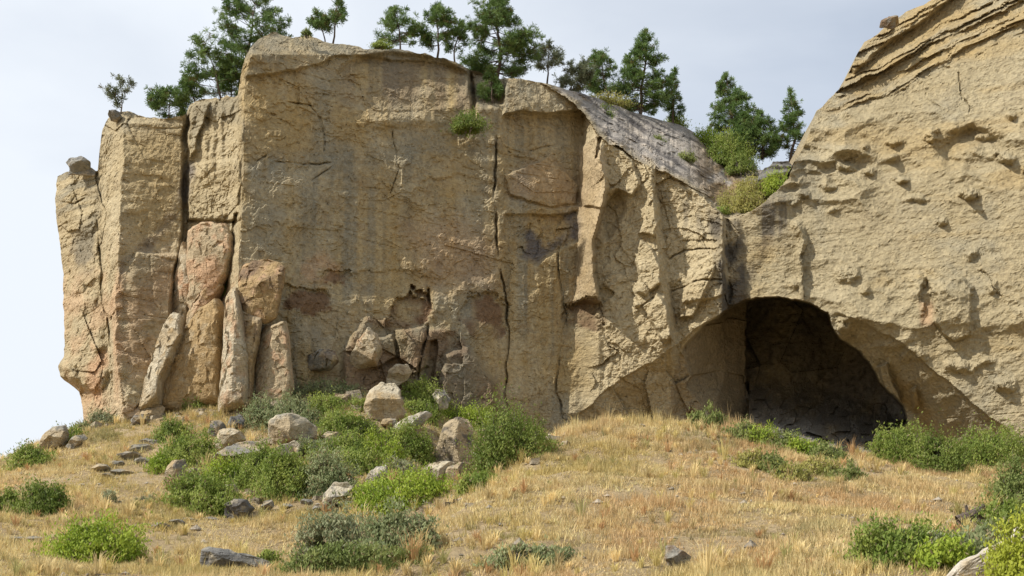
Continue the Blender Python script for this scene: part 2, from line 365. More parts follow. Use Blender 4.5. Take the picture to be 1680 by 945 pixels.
# general roughness
R += .35 * fbm(wx * .25, wy * .25, wz * .25, 5, 3) * (1 + .2 * Z_F - .6 * Z_C - .35 * Z_R - .25 * Z_L)
R += .10 * fbm(wx * 1.1, wy * 1.1, wz * 1.6, 4, 13, .6) * (1 - .5 * Z_C - .45 * Z_R - .3 * Z_F - .2 * Z_L)
f1, e1, r1 = facets(wx * .42 + .15 * wz, wz * .26, 3); f2, e2, r2_ = facets(wx * 1.0 - .3 * wz, wz * .8, 8); f3, e3, r3 = facets(wx * .24, wz * .33, 23)
f4 = facets(wx * .28 + .1 * wz + .35 * vnoise(wx * .6, wz * .6, 0 * wx, 5), wz * .2 + .3 * vnoise(wx * .6, wz * .6, 0 * wx, 6), 13)[0]
R += Z_F * (.42 * f4 + .20 * f1 + .10 * f2)
R += Z_L * (.38 * f1 + .13 * f2) * (0.35 + .65 * (1 - soft([(138, 125), (202, 125), (200, 260), (188, 340), (170, 420), (140, 455), (133, 300)], 5)))
R += Z_C * (.10 * f3 + .05 * f2)
R += .11 * facets(wx * 2.1, wz * 1.7, 44)[0] * (.6 * Z_L + Z_F + .5 * Z_C * sstep(540, 560, PX))
R += Z_L * .06 * np.sign(vnoise(wx * .9, wy * .9, wz * 2.2, 15)) * np.abs(vnoise(wx * .9, wy * .9, wz * 2.2, 15)) ** .5
R += -.10 * np.exp(-(e1 / .05) ** 2) * (.4 * Z_F + .6 * Z_L) * CRK
# exfoliation plates with crisp broken edges
SMO = 1 - .8 * soft([(140, 130), (200, 128), (199, 260), (188, 345), (165, 430), (142, 455), (134, 300)], 6)
fl = fbm(wx * .22, wy * .22, wz * .26, 5, 301, .55); fl2 = fbm(wx * .5 + 40, wy * .5, wz * .42, 4, 311, .55)
for (t_, h_) in [(-.22, .16), (-.08, .20), (.03, .16), (.14, .22), (.26, .2)]:
    R += h_ * sstep(t_, t_ + .012, fl) * SMO * (.50 * Z_C + .5 * Z_L + .4 * Z_F + .10 * Z_R)
for (t_, h_) in [(-.15, .08), (.0, .10), (.15, .10), (.3, .1)]:
    R += h_ * sstep(t_, t_ + .03, fl2) * SMO * (.38 * Z_C + .5 * Z_L + .35 * Z_F + .12 * Z_R)
# thin bedding recesses
bd = fbm(wx * .05, 0 * wx, wz * .9, 3, 321)
R -= .16 * np.exp(-(bd / .035) ** 2) * np.clip(.2 + 2 * fbm(wx * .2, wy * .2, wz * .2, 3, 325), 0, 1) * (.7 * Z_C + .5 * Z_R + .7 * Z_L)
# vertical flutes on the big wall
R += Z_C * .12 * fbm(wx * .9, wz * .08, 0 * wx, 3, 19)
R += Z_C * sstep(550, 560, PX) * sstep(280, 300, PY) * .45 * fbm(wx * .55, wz * .07, 0 * wx, 3, 29)
# --- big wall features
R += .55 * soft([(262, 30), (300, 28), (520, 60), (516, 84), (500, 74), (455, 66), (400, 63), (365, 62), (335, 74), (300, 80), (268, 84), (258, 60)], 2)
R += scoop(436, 92, 78, 36, .9)
R += .35 * knob(440, 132, 70, 9, 1)
R += -2.2 * np.exp(-((WX - np.interp(WY, [70, 100, 140], [513, 517, 519])) / 2.4) ** 2) * (1 - sstep(112, 132, WY))
R += -1.2 * soft([(517, 78), (552, 86), (552, 112), (535, 118), (520, 112)], 3)
R += 1.0 * soft([(553, 92), (560, 84), (600, 88), (622, 104), (634, 118), (600, 124), (575, 122), (552, 124)], 1.3)
R += -.5 * soft([(550, 128), (600, 127), (640, 124), (655, 150), (640, 180), (634, 225), (600, 228), (550, 215)], 2.0) * (0.5 + .5 * sstep(550, 640, PX))
R += .45 * soft([(552, 190), (590, 178), (600, 170), (632, 200), (632, 224), (600, 226), (556, 212)], 1.5)
R += -.55 * soft([(552, 234), (590, 236), (632, 232), (632, 262), (610, 276), (585, 290), (560, 275), (550, 255)], 2) + .3 * soft([(556, 240), (632, 238), (625, 262), (590, 285), (562, 270)], 5) * f2
R += crack([(545, 110), (543, 160), (540, 205), (542, 235), (543, 262), (546, 290), (553, 330), (556, 360), (552, 420), (556, 462)], 1.5, .8)
R += crack([(612, 262), (612, 310), (620, 345), (612, 385), (608, 430), (618, 462)], 1.5, .6)
R += crack([(556, 168), (575, 166), (600, 160)], 1.0, .3) + crack([(430, 145), (433, 170), (436, 185), (428, 210)], 1.0, .3) + crack([(334, 108), (348, 125), (355, 145), (356, 165)], 1.2, .25)
R += crack([(300, 178), (350, 180), (382, 172)], 1.0, .35) + crack([(312, 203), (340, 200), (362, 182)], 1.2, .35) + crack([(313, 110), (340, 114)], 1.2, .4)
R += crack([(280, 174), (290, 170)], 1.2, .4) + crack([(283, 122), (300, 126)], 1.2, .4) + crack([(292, 226), (306, 226)], 2, .45) + crack([(404, 298), (412, 288), (424, 284)], 1.2, .35)
_wx0, _wy0 = WX, WY
WX = WX + 15 * fbm(PX * .055, PY * .055, 0 * PX, 5, 501, .65); WY = WY + 13 * fbm(PX * .055, PY * .055, 0 * PX + 8, 5, 511, .65)
for (x, y, rx, ry, h) in [(448, 337, 24, 20, .8), (530, 346, 29, 27, .5), (330, 328, 36, 17, .4), (368, 305, 18, 10, .35), (640, 345, 20, 18, .8), (468, 262, 40, 30, .15), (500, 240, 60, 50, .2), (420, 330, 80, 40, .2)]:
    R += scoop(x, y, rx, ry, h)
WX, WY = _wx0, _wy0
R += .35 * soft([(318, 330), (400, 318), (470, 322), (540, 300), (552, 330), (552, 470), (330, 470)], 10)
R += crack([(470, 318), (472, 340), (466, 370), (458, 398), (455, 420)], 2, 1.2)
# broken blocks along the foot of the big wall
bl = soft([(375, 385), (400, 345), (430, 350), (470, 360), (500, 362), (520, 392), (540, 420), (552, 470), (380, 470)], 4)
fb_ = facets(wx * .50 + .25 * fbm(wx * .5, wz * .5, 0 * wx, 3, 7), wz * .34, 63)[0]
R += bl * (.55 * fb_ + .10 * f2 + .35 + .014 * (PY - 360))
R += 1.2 * soft([(432, 362), (462, 358), (470, 372), (468, 400), (452, 410), (436, 395)], 1.5) + 1.0 * soft([(404, 372), (428, 366), (432, 392), (410, 402)], 1.5) - .9 * soft([(468, 372), (478, 372), (474, 420), (462, 420)], 1.5)
R += 1.3 * soft([(486, 388), (512, 380), (530, 400), (545, 430), (540, 470), (500, 470), (482, 430)], 4)
# --- left group
R += -.5 * soft([(199, 252), (204, 130), (206, 250), (201, 290)], 2) - .5 * crack([(205, 128), (203, 180), (198, 250), (190, 330)], 3, -1)
R += .8 * soft([(206, 128), (213, 112), (230, 112), (222, 132), (212, 165), (206, 172)], 1.5)
for (x, x2, h) in [(222, 226, .5), (232, 233, .45), (241, 243, .5), (251, 250, .4)]:
    R += h * np.exp(-((WX - np.interp(WY, [110, 200], [x, x2])) / 4.0) ** 2) * sstep(108, 122, WY) * (1 - sstep(180, 205, WY))
R += -.6 * np.exp(-((WY - 243) / 1.8) ** 2) * ((WX > 205) & (WX < 262))
R += .6 * soft([(207, 180), (262, 175), (262, 240), (230, 246), (206, 240)], 2)
R += crack([(258, 235), (254, 262), (250, 300), (240, 330)], 2.5, 1.6)
R += crack([(105, 190), (106, 250), (112, 310), (118, 360), (124, 420)], 2, .7) + crack([(66, 222), (80, 224), (92, 216)], 1.2, .4)
R += .5 * soft([(80, 330), (100, 322), (118, 360), (122, 400), (110, 430), (92, 425), (82, 390)], 3) + .7 * knob(108, 378, 10, 8, 1)
R += .7 * soft([(62, 396), (72, 396), (92, 420), (88, 432)], 3) + knob(90, 245, 14, 18, .6)
R += .5 * soft([(133, 302), (150, 276), (195, 278), (190, 345), (165, 430), (140, 455), (128, 380)], 2) * sstep(130, 150, PX)
# --- broken face left of the cave
R += -.7 * soft([(664, 214), (676, 208), (684, 216), (682, 232), (672, 250), (664, 262), (660, 240)], 4) + .9 * soft([(636, 160), (651, 148), (664, 152), (690, 176), (700, 200), (692, 214), (676, 206), (660, 228), (640, 225), (633, 205)], 1.5)
R += -1.0 * soft([(653, 152), (657, 150), (656, 172), (652, 172)], 1)
R += .9 * soft([(710, 212), (722, 220), (724, 240), (716, 256), (700, 255), (706, 240)], 1.3) + .8 * soft([(702, 262), (714, 270), (722, 290), (722, 310), (706, 322), (696, 318), (700, 300), (694, 285)], 1.5)
R += 1.1 * soft([(712, 332), (720, 320), (730, 335), (734, 365), (726, 374), (716, 358), (708, 346)], 1.3) + .9 * soft([(745, 322), (762, 300), (782, 290), (772, 318), (764, 338), (758, 346), (742, 348)], 1.3)
R += 1.0 * soft([(752, 296), (790, 272), (796, 300), (792, 322), (770, 330), (748, 330)], 2) * .6
R += crack([(694, 338), (706, 330), (716, 324)], 1.2, .5) + crack([(735, 318), (760, 308), (790, 306)], 1.2, .5) + crack([(732, 285), (750, 274), (775, 272)], 1.2, .5) + crack([(684, 245), (700, 246)], 1, .4)
R += .9 * knob(697, 332, 6, 4, 1)
R += crack([(795, 240), (793, 270), (797, 300), (799, 330)], 1.6, .7)
# undercut below the brow that runs down-left from the arch
ex, ey = [605, 640, 655, 680, 700, 720, 735, 745, 770, 800, 812], [462, 446, 432, 414, 402, 390, 381, 373, 353, 336, 330]
und = np.clip(WY - np.interp(WX, ex, ey), 0, 75) * sstep(612, 650, PX) * (1 - sstep(805, 815, PX))
R += -.055 * und + .5 * f1 * sstep(2, 20, und) - .3 * sstep(0, 3, und)
# --- right dome
_WX, _WY = WX, WY
WX = WX + Z_R * 8 * fbm(PX * .05 + 3, PY * .05, 0 * PX, 5, 411, .65); WY = WY + Z_R * 4.5 * fbm(PX * .05 + 13, PY * .05, 0 * PX, 4, 421, .6)
ridge = 1 - np.abs(fbm(wx * .30, wy * .30, wz * .42, 4, 61)) * 2.6
R += Z_R * .10 * np.clip(ridge, 0, 1) ** 2
kn = fbm(wx * .60 + .3 * wz, wy * .55, wz * .62, 3, 71)
band = np.exp(-((PY - 180) / 48) ** 2) * (1 - .0 * PX) + .6 * np.exp(-((PY - 345) / 50) ** 2) + .3
gate = np.clip(.35 + 2.2 * fbm(wx * .16 + 5, wy * .16, wz * .2, 3, 79), 0, 1.1)
R += Z_R * band * gate * .8 * np.clip(kn - .2, 0, 1) ** .9
R -= Z_R * band * gate * .4 * np.clip(-kn - .24, 0, 1) ** .9
wa, wb = 1.3 * fbm(wx * .22, wz * .22, 0 * wx, 3, 83), 1.3 * fbm(wx * .22, wz * .22, 0 * wx + 9, 3, 84)
sc1 = bowls((wx + wa) * .30 + .1 * wz, (wz + wb) * .42, 85); sc2 = bowls((wx + wa) * .75, (wz + wb) * .95, 86); sc3 = bowls((wx + .5 * wa) * 1.9, (wz + .5 * wb) * 2.2, 87)
zb = np.exp(-((PY - 175) / 50) ** 2) + .75 * np.exp(-((PY - 360) / 55) ** 2) + .12
zb *= np.clip(.5 + 1.6 * fbm(wx * .12 + 2, wy * .12, wz * .15, 3, 88), .1, 1.2)
R += 1.35 * Z_R * zb * (2.3 * np.minimum(sc1, .6) + 1.0 * np.minimum(sc2, .6) * np.clip(.3 + 2 * fbm(wx * .3, wy * .3, wz * .3, 2, 89), 0, 1)) + Z_R * .12 * np.minimum(sc3, .5) * np.clip(zb + .2, 0, 1)
R += Z_R * .25 * fbm(wx * .14, wy * .14, wz * .2, 4, 90, .55)
R += Z_F * .3 * np.minimum(bowls((wx + wa) * .45, (wz + wb) * .38, 92), .6)
R += Z_R * .07 * fbm(wx * 2.2, wy * 2.2, wz * 3.0, 3, 73)
for k in [(878, 213, 11, 6, .9), (866, 223, 5, 4, .5), (906, 203, 12, 6, .7), (1058, 212, 13, 8, 1.7), (1031, 243, 7, 6, .9), (1018, 149, 9, 8, 1.5), (978, 156, 12, 5, .8), (943, 162, 6, 5, .7), (976, 174, 9, 5, .9),
          (950, 186, 10, 5, .7), (986, 198, 12, 5, 1.0), (1098, 171, 11, 8, 1.5), (1118, 180, 9, 7, 1.0), (1104, 127, 8, 5, .8), (925, 182, 10, 6, .7), (1062, 279, 10, 9, .8), (926, 300, 12, 12, .7), (945, 316, 9, 7, .6), (868, 308, 12, 8, .6),
          (1003, 218, 14, 5, .5), (1085, 312, 8, 8, .5), (1000, 388, 20, 8, .6), (1050, 400, 22, 9, .7), (1100, 420, 12, 10, .8), (1080, 395, 10, 6, .5), (910, 230, 9, 4, .4), (1075, 150, 16, 6, .7)]:
    R += knob(*k)
for k in [(1066, 166, 46, 30, 1.6), (1012, 330, 6, 26, 1.2), (985, 190, 30, 20, .5), (930, 182, 30, 14, .4)]:
    R += scoop(*k)
R += crack([(1048, 78), (1052, 100), (1058, 125), (1064, 140)], .9, .35) + crack([(1060, 285), (1085, 310), (1104, 340)], .8, .3) + crack([(1010, 95), (1018, 110), (1030, 120)], .9, .3) + .05 * Z_R * fbm(wx * 3, wy * 3, wz * 7, 3, 435)
R += 1.2 * np.clip(1 - np.abs(WX - np.interp(WY, [240, 290, 325], [872, 878, 879])) / 7, 0, 1) * sstep(238, 250, WY) * (1 - sstep(318, 330, WY)) * (WX < 880)
R += soft([(1021, 352), (1020, 335), (1028, 315), (1040, 306), (1055, 304), (1066, 316), (1064, 342), (1062, 366), (1046, 372), (1031, 362)], 1.5) * (1.9 - .02 * (WX - 1020) - .006 * (WY - 305))
WX, WY = _WX, _WY
# bedding ledges across the top of the dome
cap_y = np.interp(WX, [885, 893, 930, 960, 990, 1010, 1060, 1120, 1300, 1760], [138, 134, 122, 112, 100, 88, 66, 42, -20, -60])
cp = cap_y - WY
T = cp + 9 * fbm(wx * .10, wz * .10, 0 * wx, 4, 91) - .05 * (WX - 930)
capz = Z_R * sstep(885, 900, PX) * sstep(-3, 3, cp + 3 * fbm(PX * .08, PY * .08, 0 * PX, 3, 93))
T2 = T + 2.2 * fbm(wx * .9, wz * .9, 0 * wx, 4, 96, .6)
for q, t0 in enumerate([0, 5, 9, 14, 18, 23, 27, 32, 38, 43, 49, 54, 60, 66, 73, 81, 90, 99, 110]):
    tq = T2 - t0 - 5 * fbm(wx * .13 + 7 * q, 0 * wx, 0 * wx, 2, 97 + q); am = np.clip(.25 + 1.5 * fbm(wx * .2, 0 * wx + 3.3 * q, wz * .1, 3, 120 + q, .6), 0, 1.0)
    R += capz * 1.5 * (.35 + .45 * ((q * 7) % 5) / 4) * am * sstep(0, .8, tq) * np.exp(-np.maximum(tq, 0) / 5.5)
R += capz * (.22 * facets(wx * .5, T2 * .14, 98)[0] + .10 * facets(wx * 1.3, T2 * .3, 99)[0])
R -= Z_R * np.clip(cp, 0, 200) * .030
R += 1.4 * soft([(926, 74), (930, 62), (950, 44), (975, 22), (1000, 10), (1030, -8), (1060, -22), (1040, 0), (1015, 18), (985, 38), (950, 62), (935, 80)], 2)
# underside of the arch's right rim
ex2, ey2 = [905, 935, 960, 985, 1010, 1040, 1065, 1090, 1110], [338, 347, 362, 373, 395, 420, 442, 462, 475]
un2 = np.clip(WY - np.interp(WX, ex2, ey2), 0, 70) * sstep(905, 930, PX) * (1 - sstep(1085, 1110, PX))
R += -.085 * un2 - .4 * sstep(0, 2, un2)
R += .9 * knob(922, 358, 18, 16, 1) + 1.2 * soft([(960, 402), (970, 398), (980, 425), (985, 440), (972, 432)], 1.5) + 1.0 * soft([(995, 428), (1002, 424), (1004, 445), (998, 448)], 1.5)
R += (.030 + .008 * Z_R + .02 * Z_F) * np.abs(fbm(wx * 2.4, wy * 2.4, wz * 3.4, 4, 601, .7)) * 2.0
R -= Z_R * .06 * sstep(.30, .42, fbm(wx * 1.3, wy * 1.3, wz * 1.8, 3, 611, .6)) * np.clip(.3 + 2 * fbm(wx * .3, wy * .3, wz * .3, 2, 613), 0, 1)
D = D - R
# --- sloping slab shelf and saddle above
lxs = [588, 600, 625, 640, 655, 670, 690, 720, 750, 770, 785, 795, 805, 820, 835, 850, 862, 869]
lys = [88, 95, 112, 128, 148, 159, 171, 187, 204, 219, 231, 238, 238, 232, 222, 208, 195, 178]
low = np.interp(JX, lxs, lys) + 5 * fbm(PX * .05, 0 * PX, 0 * PX, 4, 257, .6) * sstep(600, 640, PX) * (1 - sstep(780, 800, PX)); up = (low - JY)
inS = (PX > 588) & (PX < 869) & (up > 0)
edgeD = np.interp(PX, [588, 640, 655, 690, 745, 795, 869], [104, 103.2, 101.4, 101.6, 101.6, 103, 103])
upS = np.where(PX > 797, 238 - JY, up)
s_ = (JY - .62 * JX) * .30 + 2.2 * fbm(PX * .02, PY * .03, 0 * PX, 3, 141)
led = .9 * np.abs(fbm(PX * .010, s_ * .16, 0 * PX, 4, 142, .6))
sf = fbm(PX * .012, s_ * .55, 0 * PX, 4, 145, .6); led = led - .55 * np.clip(sf, -.5, .5) + .35 * np.exp(-(fbm(PX * .016 + 3, s_ * .4, 0 * PX, 3, 147) / .03) ** 2)
Ds = edgeD + .19 * upS + .0010 * upS ** 2 - led + .5 * fbm(PX * .03, PY * .06, 0 * PX, 4, 151) - .25 * facets(PX * .06 + PY * .03, PY * .12 - PX * .06, 51)[0]
D = np.where(inS, Ds, D)
# --- the cave
cave = [(803, 334), (815, 328), (832, 326), (852, 325), (885, 332), (905, 343), (909, 356), (918, 370), (940, 384), (955, 404), (962, 418), (978, 434), (988, 444), (992, 462), (985, 480), (990, 500), (990, 580), (735, 580), (733, 470), (733, 430), (738, 404), (748, 378), (772, 354)]
cs = sdf_poly(JX, JY, cave); cin = 1 - sstep(-1.6, 1.0, cs)
left_wall = 102 + np.clip(JX - 735, 0, 200) * .115 + 1.6 * fbm(wx * .3, wz * .3, 0 * wx, 5, 161) - .9 * facets(wx * .35, wz * .3, 162)[0]
inner = 119 + 3 * fbm(wx * .2, wz * .2, 0 * wx, 5, 171, .6) - 1.6 * facets(wx * .3, wz * .25, 173)[0]
deep = np.where(JX + 7 * fbm(PY * .045, 0 * PX, 0 * PX, 3, 166) < 819, left_wall, inner - .018 * np.clip(JX - 900, 0, 90) ** 1.3)
rub = 94 + np.clip(505 - JY + (JX - 880) * .22, 0, 200) * .34 + 1.3 * fbm(PX * .08, PY * .12, 0 * PX, 5, 181, .65) - 1.4 * facets(PX * .07, PY * .11, 183)[0]
_a, _b = deep, np.maximum(rub, 95); _h2 = np.clip(.5 + .5 * (_a - _b) / 7.0, 0, 1); _sm = _a * (1 - _h2) + _b * _h2 - 7.0 * _h2 * (1 - _h2)
deep = np.where(JX >= 819, _sm, deep)
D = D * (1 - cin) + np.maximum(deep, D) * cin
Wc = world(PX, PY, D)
# ------- rock colours (mineral tones, darker in recesses and on the big wall)
tan, ochre, pale, grey, pink, dark, purple, brown = [np.array(c) for c in ((.355, .285, .165), (.32, .225, .095), (.44, .375, .25), (.205, .19, .145), (.42, .265, .155), (.085, .073, .058), (.145, .13, .122), (.17, .115, .065))]
def blend(c, col, m_): return c + (col - c) * np.clip(m_, 0, 1)[..., None]
q1 = fbm(wx * .12, wy * .12, wz * .16, 5, 201); q2 = fbm(wx * .5, wy * .5, wz * .6, 4, 211); q3 = fbm(wx * 1.2, wz * .06, 0 * wx, 4, 221); q4 = fbm(wx * .35, wz * 1.6, 0 * wx, 3, 231)
C = np.broadcast_to(tan, PX.shape + (3,)).copy()
BX = WX + 15 * fbm(PX * .055, PY * .055, 0 * PX, 5, 501, .65); BY = WY + 13 * fbm(PX * .055, PY * .055, 0 * PX + 8, 5, 511, .65)
C = blend(C, pale, .5 * np.clip(q1 * 2, 0, 1) * (1 - .6 * Z_C)); C = blend(C, ochre, (.30 + .5 * Z_C) * np.clip(-q1 * 2.2 + .15, 0, 1))
C = blend(C, pale, .35 * np.clip(q2 * 2, 0, 1)); C = blend(C, brown, .30 * np.clip(-q2 * 2 - .2, 0, 1))
C = blend(C, ochre * .66, Z_C * .42 * np.clip(.55 + q1 * 1.5, 0, 1))  # varnish tone on the big wall, darkened further to deepen its shade
q5 = fbm(wx * 2.6, wz * .13, 0 * wx, 3, 227); C = blend(C, grey * .6, Z_C * .55 * np.clip(q5 * 2.2 - .1, 0, 1) * np.clip(.5 + q1 * 2.5, 0, 1)); C = blend(C, pale * .8, Z_C * .35 * np.clip(-q5 * 2.2 - .2, 0, 1))
C = blend(C, brown, (.16 + .22 * Z_C) * np.clip(fbm(wx * .9, wy * .9, wz * 1.1, 5, 229, .65) * 2.6 - .25, 0, 1))
C = blend(C, grey, Z_C * .6 * np.clip(q3 * 2.4 + .05, 0, 1) * np.clip(.6 + q1 * 2, 0, 1)); C = blend(C, ochre, Z_C * .5 * np.clip(-q3 * 2.2, 0, 1))
C = blend(C, grey, Z_L * .35 * np.clip(q4 * 2, 0, 1)); C = blend(C, pale, Z_L * .35); C = blend(C, pink, Z_L * .5 * sstep(230, 330, PY) * np.clip(.5 + q2 * 2, 0, 1))
C = blend(C, grey * 1.25, Z_C * .5 * np.clip(fbm(wx * .22 + 30, wy * .2, wz * .16, 5, 233, .6) * 3 - .15, 0, 1)); C = blend(C, pale * .95, Z_C * .4 * np.clip(fbm(wx * .3 + 60, wy * .2, wz * .22, 5, 235, .6) * 3 - .3, 0, 1))
C = blend(C, ochre, .18 * np.clip(q4 * 2, 0, 1) * (1 - Z_R * .5))
st = lambda poly, e=8: soft(poly, e)
C = blend(C, grey, .6 * st([(262, 30), (520, 64), (516, 84), (440, 66), (365, 64), (330, 82), (262, 88)], 6) * np.clip(.6 + q2 * 2, 0, 1))
C = blend(C, brown, .55 * st([(375, 80), (400, 66), (460, 68), (500, 76), (518, 110), (505, 128), (440, 118), (380, 112)], 14) * np.clip(.5 + q3 * 2, 0, 1))
C = blend(C, ochre, .6 * st([(272, 112), (340, 112), (350, 165), (272, 172)], 14)); C = blend(C, ochre, .5 * st([(362, 120), (410, 118), (400, 165), (360, 150)], 10))
C = blend(C, grey, .55 * st([(340, 85), (362, 85), (362, 170), (345, 170)], 10) * np.clip(.5 + q3 * 3, 0, 1)); C = blend(C, grey, .6 * st([(355, 165), (420, 160), (480, 135), (530, 135), (520, 175), (450, 185), (350, 178)], 14) * np.clip(.6 + q2 * 3, 0, 1))
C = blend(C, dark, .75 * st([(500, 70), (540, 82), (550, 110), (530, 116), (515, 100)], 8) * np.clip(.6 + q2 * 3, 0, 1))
C = blend(C, pink * .8, .35 * st([(556, 190), (600, 172), (632, 195), (632, 226), (556, 214)], 10))
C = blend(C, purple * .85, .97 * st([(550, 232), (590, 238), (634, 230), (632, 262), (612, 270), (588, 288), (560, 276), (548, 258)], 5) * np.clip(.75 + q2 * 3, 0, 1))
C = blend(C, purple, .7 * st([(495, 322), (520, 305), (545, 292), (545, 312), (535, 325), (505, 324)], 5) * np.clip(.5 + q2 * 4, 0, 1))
C = blend(C, pink * .75, .45 * st([(440, 250), (500, 235), (540, 270), (540, 310), (470, 315)], 22))
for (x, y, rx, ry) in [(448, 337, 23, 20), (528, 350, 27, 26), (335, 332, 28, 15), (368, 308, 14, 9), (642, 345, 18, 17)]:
    C = blend(C, np.array([.15, .092, .052]), .95 * (1 - sstep(.8, 1.05, np.hypot((BX - x) / rx, (BY - y) / ry))) * np.clip(.8 + q2 * 2, 0, 1))  # dark brown colour fills the round hollows
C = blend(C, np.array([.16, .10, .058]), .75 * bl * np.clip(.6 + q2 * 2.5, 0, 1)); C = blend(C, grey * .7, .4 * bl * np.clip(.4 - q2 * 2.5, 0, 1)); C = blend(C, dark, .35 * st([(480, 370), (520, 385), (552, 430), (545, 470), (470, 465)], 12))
C = blend(C, pink, .5 * st([(315, 290), (350, 275), (380, 290), (360, 310), (320, 310)], 8) * np.clip(.3 + q2 * 3, 0, 1))
# left group: seep, varnish, pink faces
C = blend(C, purple, .8 * (1 - sstep(3, 11, dist_line(WX, WY, [(206, 185), (200, 215), (180, 245), (160, 268), (138, 290)]))) * np.clip(.75 + q2 * 2.5, 0, 1))
C = blend(C, ochre, .5 * st([(140, 150), (200, 140), (195, 260), (140, 270)], 16)); C = blend(C, brown, .35 * st([(135, 285), (190, 280), (182, 360), (135, 420)], 16))
C = blend(C, grey * .7, .7 * st([(86, 250), (106, 232), (104, 270), (100, 300), (82, 295), (78, 275)], 8) * np.clip(.6 + q2 * 3, 0, 1))
C = blend(C, grey, .6 * st([(60, 180), (108, 180), (108, 230), (60, 235)], 10) * np.clip(.5 + q4 * 3, 0, 1)); C = blend(C, grey, .65 * st([(108, 118), (205, 118), (205, 150), (165, 140), (120, 150)], 8) * np.clip(.6 + q2 * 3, 0, 1))
C = blend(C, pink, .8 * st([(95, 372), (112, 368), (120, 400), (110, 440), (98, 440)], 6) * np.clip(.5 + q2 * 3, 0, 1)); C = blend(C, pink, .5 * st([(120, 330), (132, 300), (134, 420), (126, 430)], 4))
C = blend(C, grey, .5 * st([(206, 112), (262, 104), (262, 135), (230, 130), (210, 160)], 6))
# broken face, crevice stain, slab
C = blend(C, pale, Z_F * .45); C = blend(C, pink, .2 * st([(634, 160), (652, 150), (664, 170), (660, 230), (650, 300), (656, 326), (628, 326)], 5))
C = blend(C, brown, .75 * st([(622, 328), (656, 328), (665, 350), (655, 362), (632, 358)], 4) * np.clip(.8 + q2 * 2, 0, 1))
slabc = blend(blend(np.broadcast_to(np.array([.27, .245, .215]), C.shape), np.array([.40, .35, .29]), np.clip(fbm(PX * .08 + .02 * PY, s_ * .35 + PX * .02, 0 * PX, 5, 251, .65) * 2.5, 0, 1)), np.array([.10, .09, .085]), .9 * np.clip(-fbm(PX * .03, s_ * 1.1, 0 * PX, 4, 261, .6) * 3.2 - .1, 0, 1))
slabc = blend(slabc, tan, .75 * (1 - sstep(0, 12, up + 7 * fbm(PX * .07, PY * .07, 0 * PX, 4, 255))))
C = np.where(inS[..., None], slabc, C)
earth = np.clip(sstep(745, 790, PX) * (upS > 6), 0, 1) * inS
C = blend(C, np.array([.22, .155, .085]), earth * np.clip(.8 + q2 * 3, 0, 1))
# dome: paler, grey strata cap, rusty undersides
C = blend(C, np.array([.345, .292, .185]), Z_R * .65 * (1 - earth)); capm = Z_R * sstep(0, 8, cp) * (PX > 880)
C = blend(C, grey * 1.15, capm * .45 * np.clip(.5 + fbm(wx * .3, T * .25, 0 * wx, 4, 271) * 3, 0, 1)); C = blend(C, ochre * 1.05, capm * .5 * np.clip(fbm(wx * .4, T * .12, 0 * wx, 3, 281) * 3, 0, 1))
stn = (1 - sstep(11, 23, np.abs(WX - np.interp(WY, [235, 280, 330], [792, 799, 803])))) * sstep(236, 246, WY)
C = blend(C, dark, .95 * stn * np.clip(.85 + q2 * 1.6, 0, 1) * (~inS))
C = blend(C, dark * 1.2, .85 * (~inS) * st([(780, 236), (880, 205), (876, 225), (850, 262), (830, 285), (812, 330), (796, 330)], 8) * np.clip(fbm(PX * .12, PY * .012, 0 * PX, 3, 241) * 3 + .45, 0, 1))
C = blend(C, dark * 1.3, .5 * st([(720, 205), (790, 238), (792, 260), (740, 245)], 8) * np.clip(fbm(PX * .14, PY * .015, 0 * PX, 3, 243) * 3 + .35, 0, 1))
C = blend(C, grey * 1.2, Z_R * .45 * np.clip(fbm(wx * .25, wz * .2, 0 * wx, 5, 437, .6) * 3 - .2, 0, 1)); C = blend(C, ochre * 1.1, Z_R * .4 * np.clip(fbm(wx * .15 + 9, wz * .5, 0 * wx, 5, 439, .6) * 3 - .25, 0, 1))
C = blend(C, ochre, .7 * st([(978, 410), (998, 420), (1020, 455), (1010, 470), (985, 440)], 5)); C = blend(C, pink, .6 * st([(1006, 330), (1018, 330), (1022, 356), (1008, 356)], 4))
C = blend(C, np.array([.20, .17, .125]), cin * (JX >= 815) * np.clip(.8 + q2, 0, 1)); C = blend(C, np.array([.27, .215, .135]), cin * (JX < 815) * .8); C = blend(C, np.array([.25, .235, .205]), cin * (JX >= 815) * sstep(400, 490, JY + .25 * (JX - 900)) * np.clip(.7 + q2 * 2, 0, 1))  # cave interior coloured darker than the outer rock, greyer towards the floor
C = np.clip(C * (1 + .14 * Z_C + .10 * Z_F + .05 * Z_L)[..., None], .03, .7)
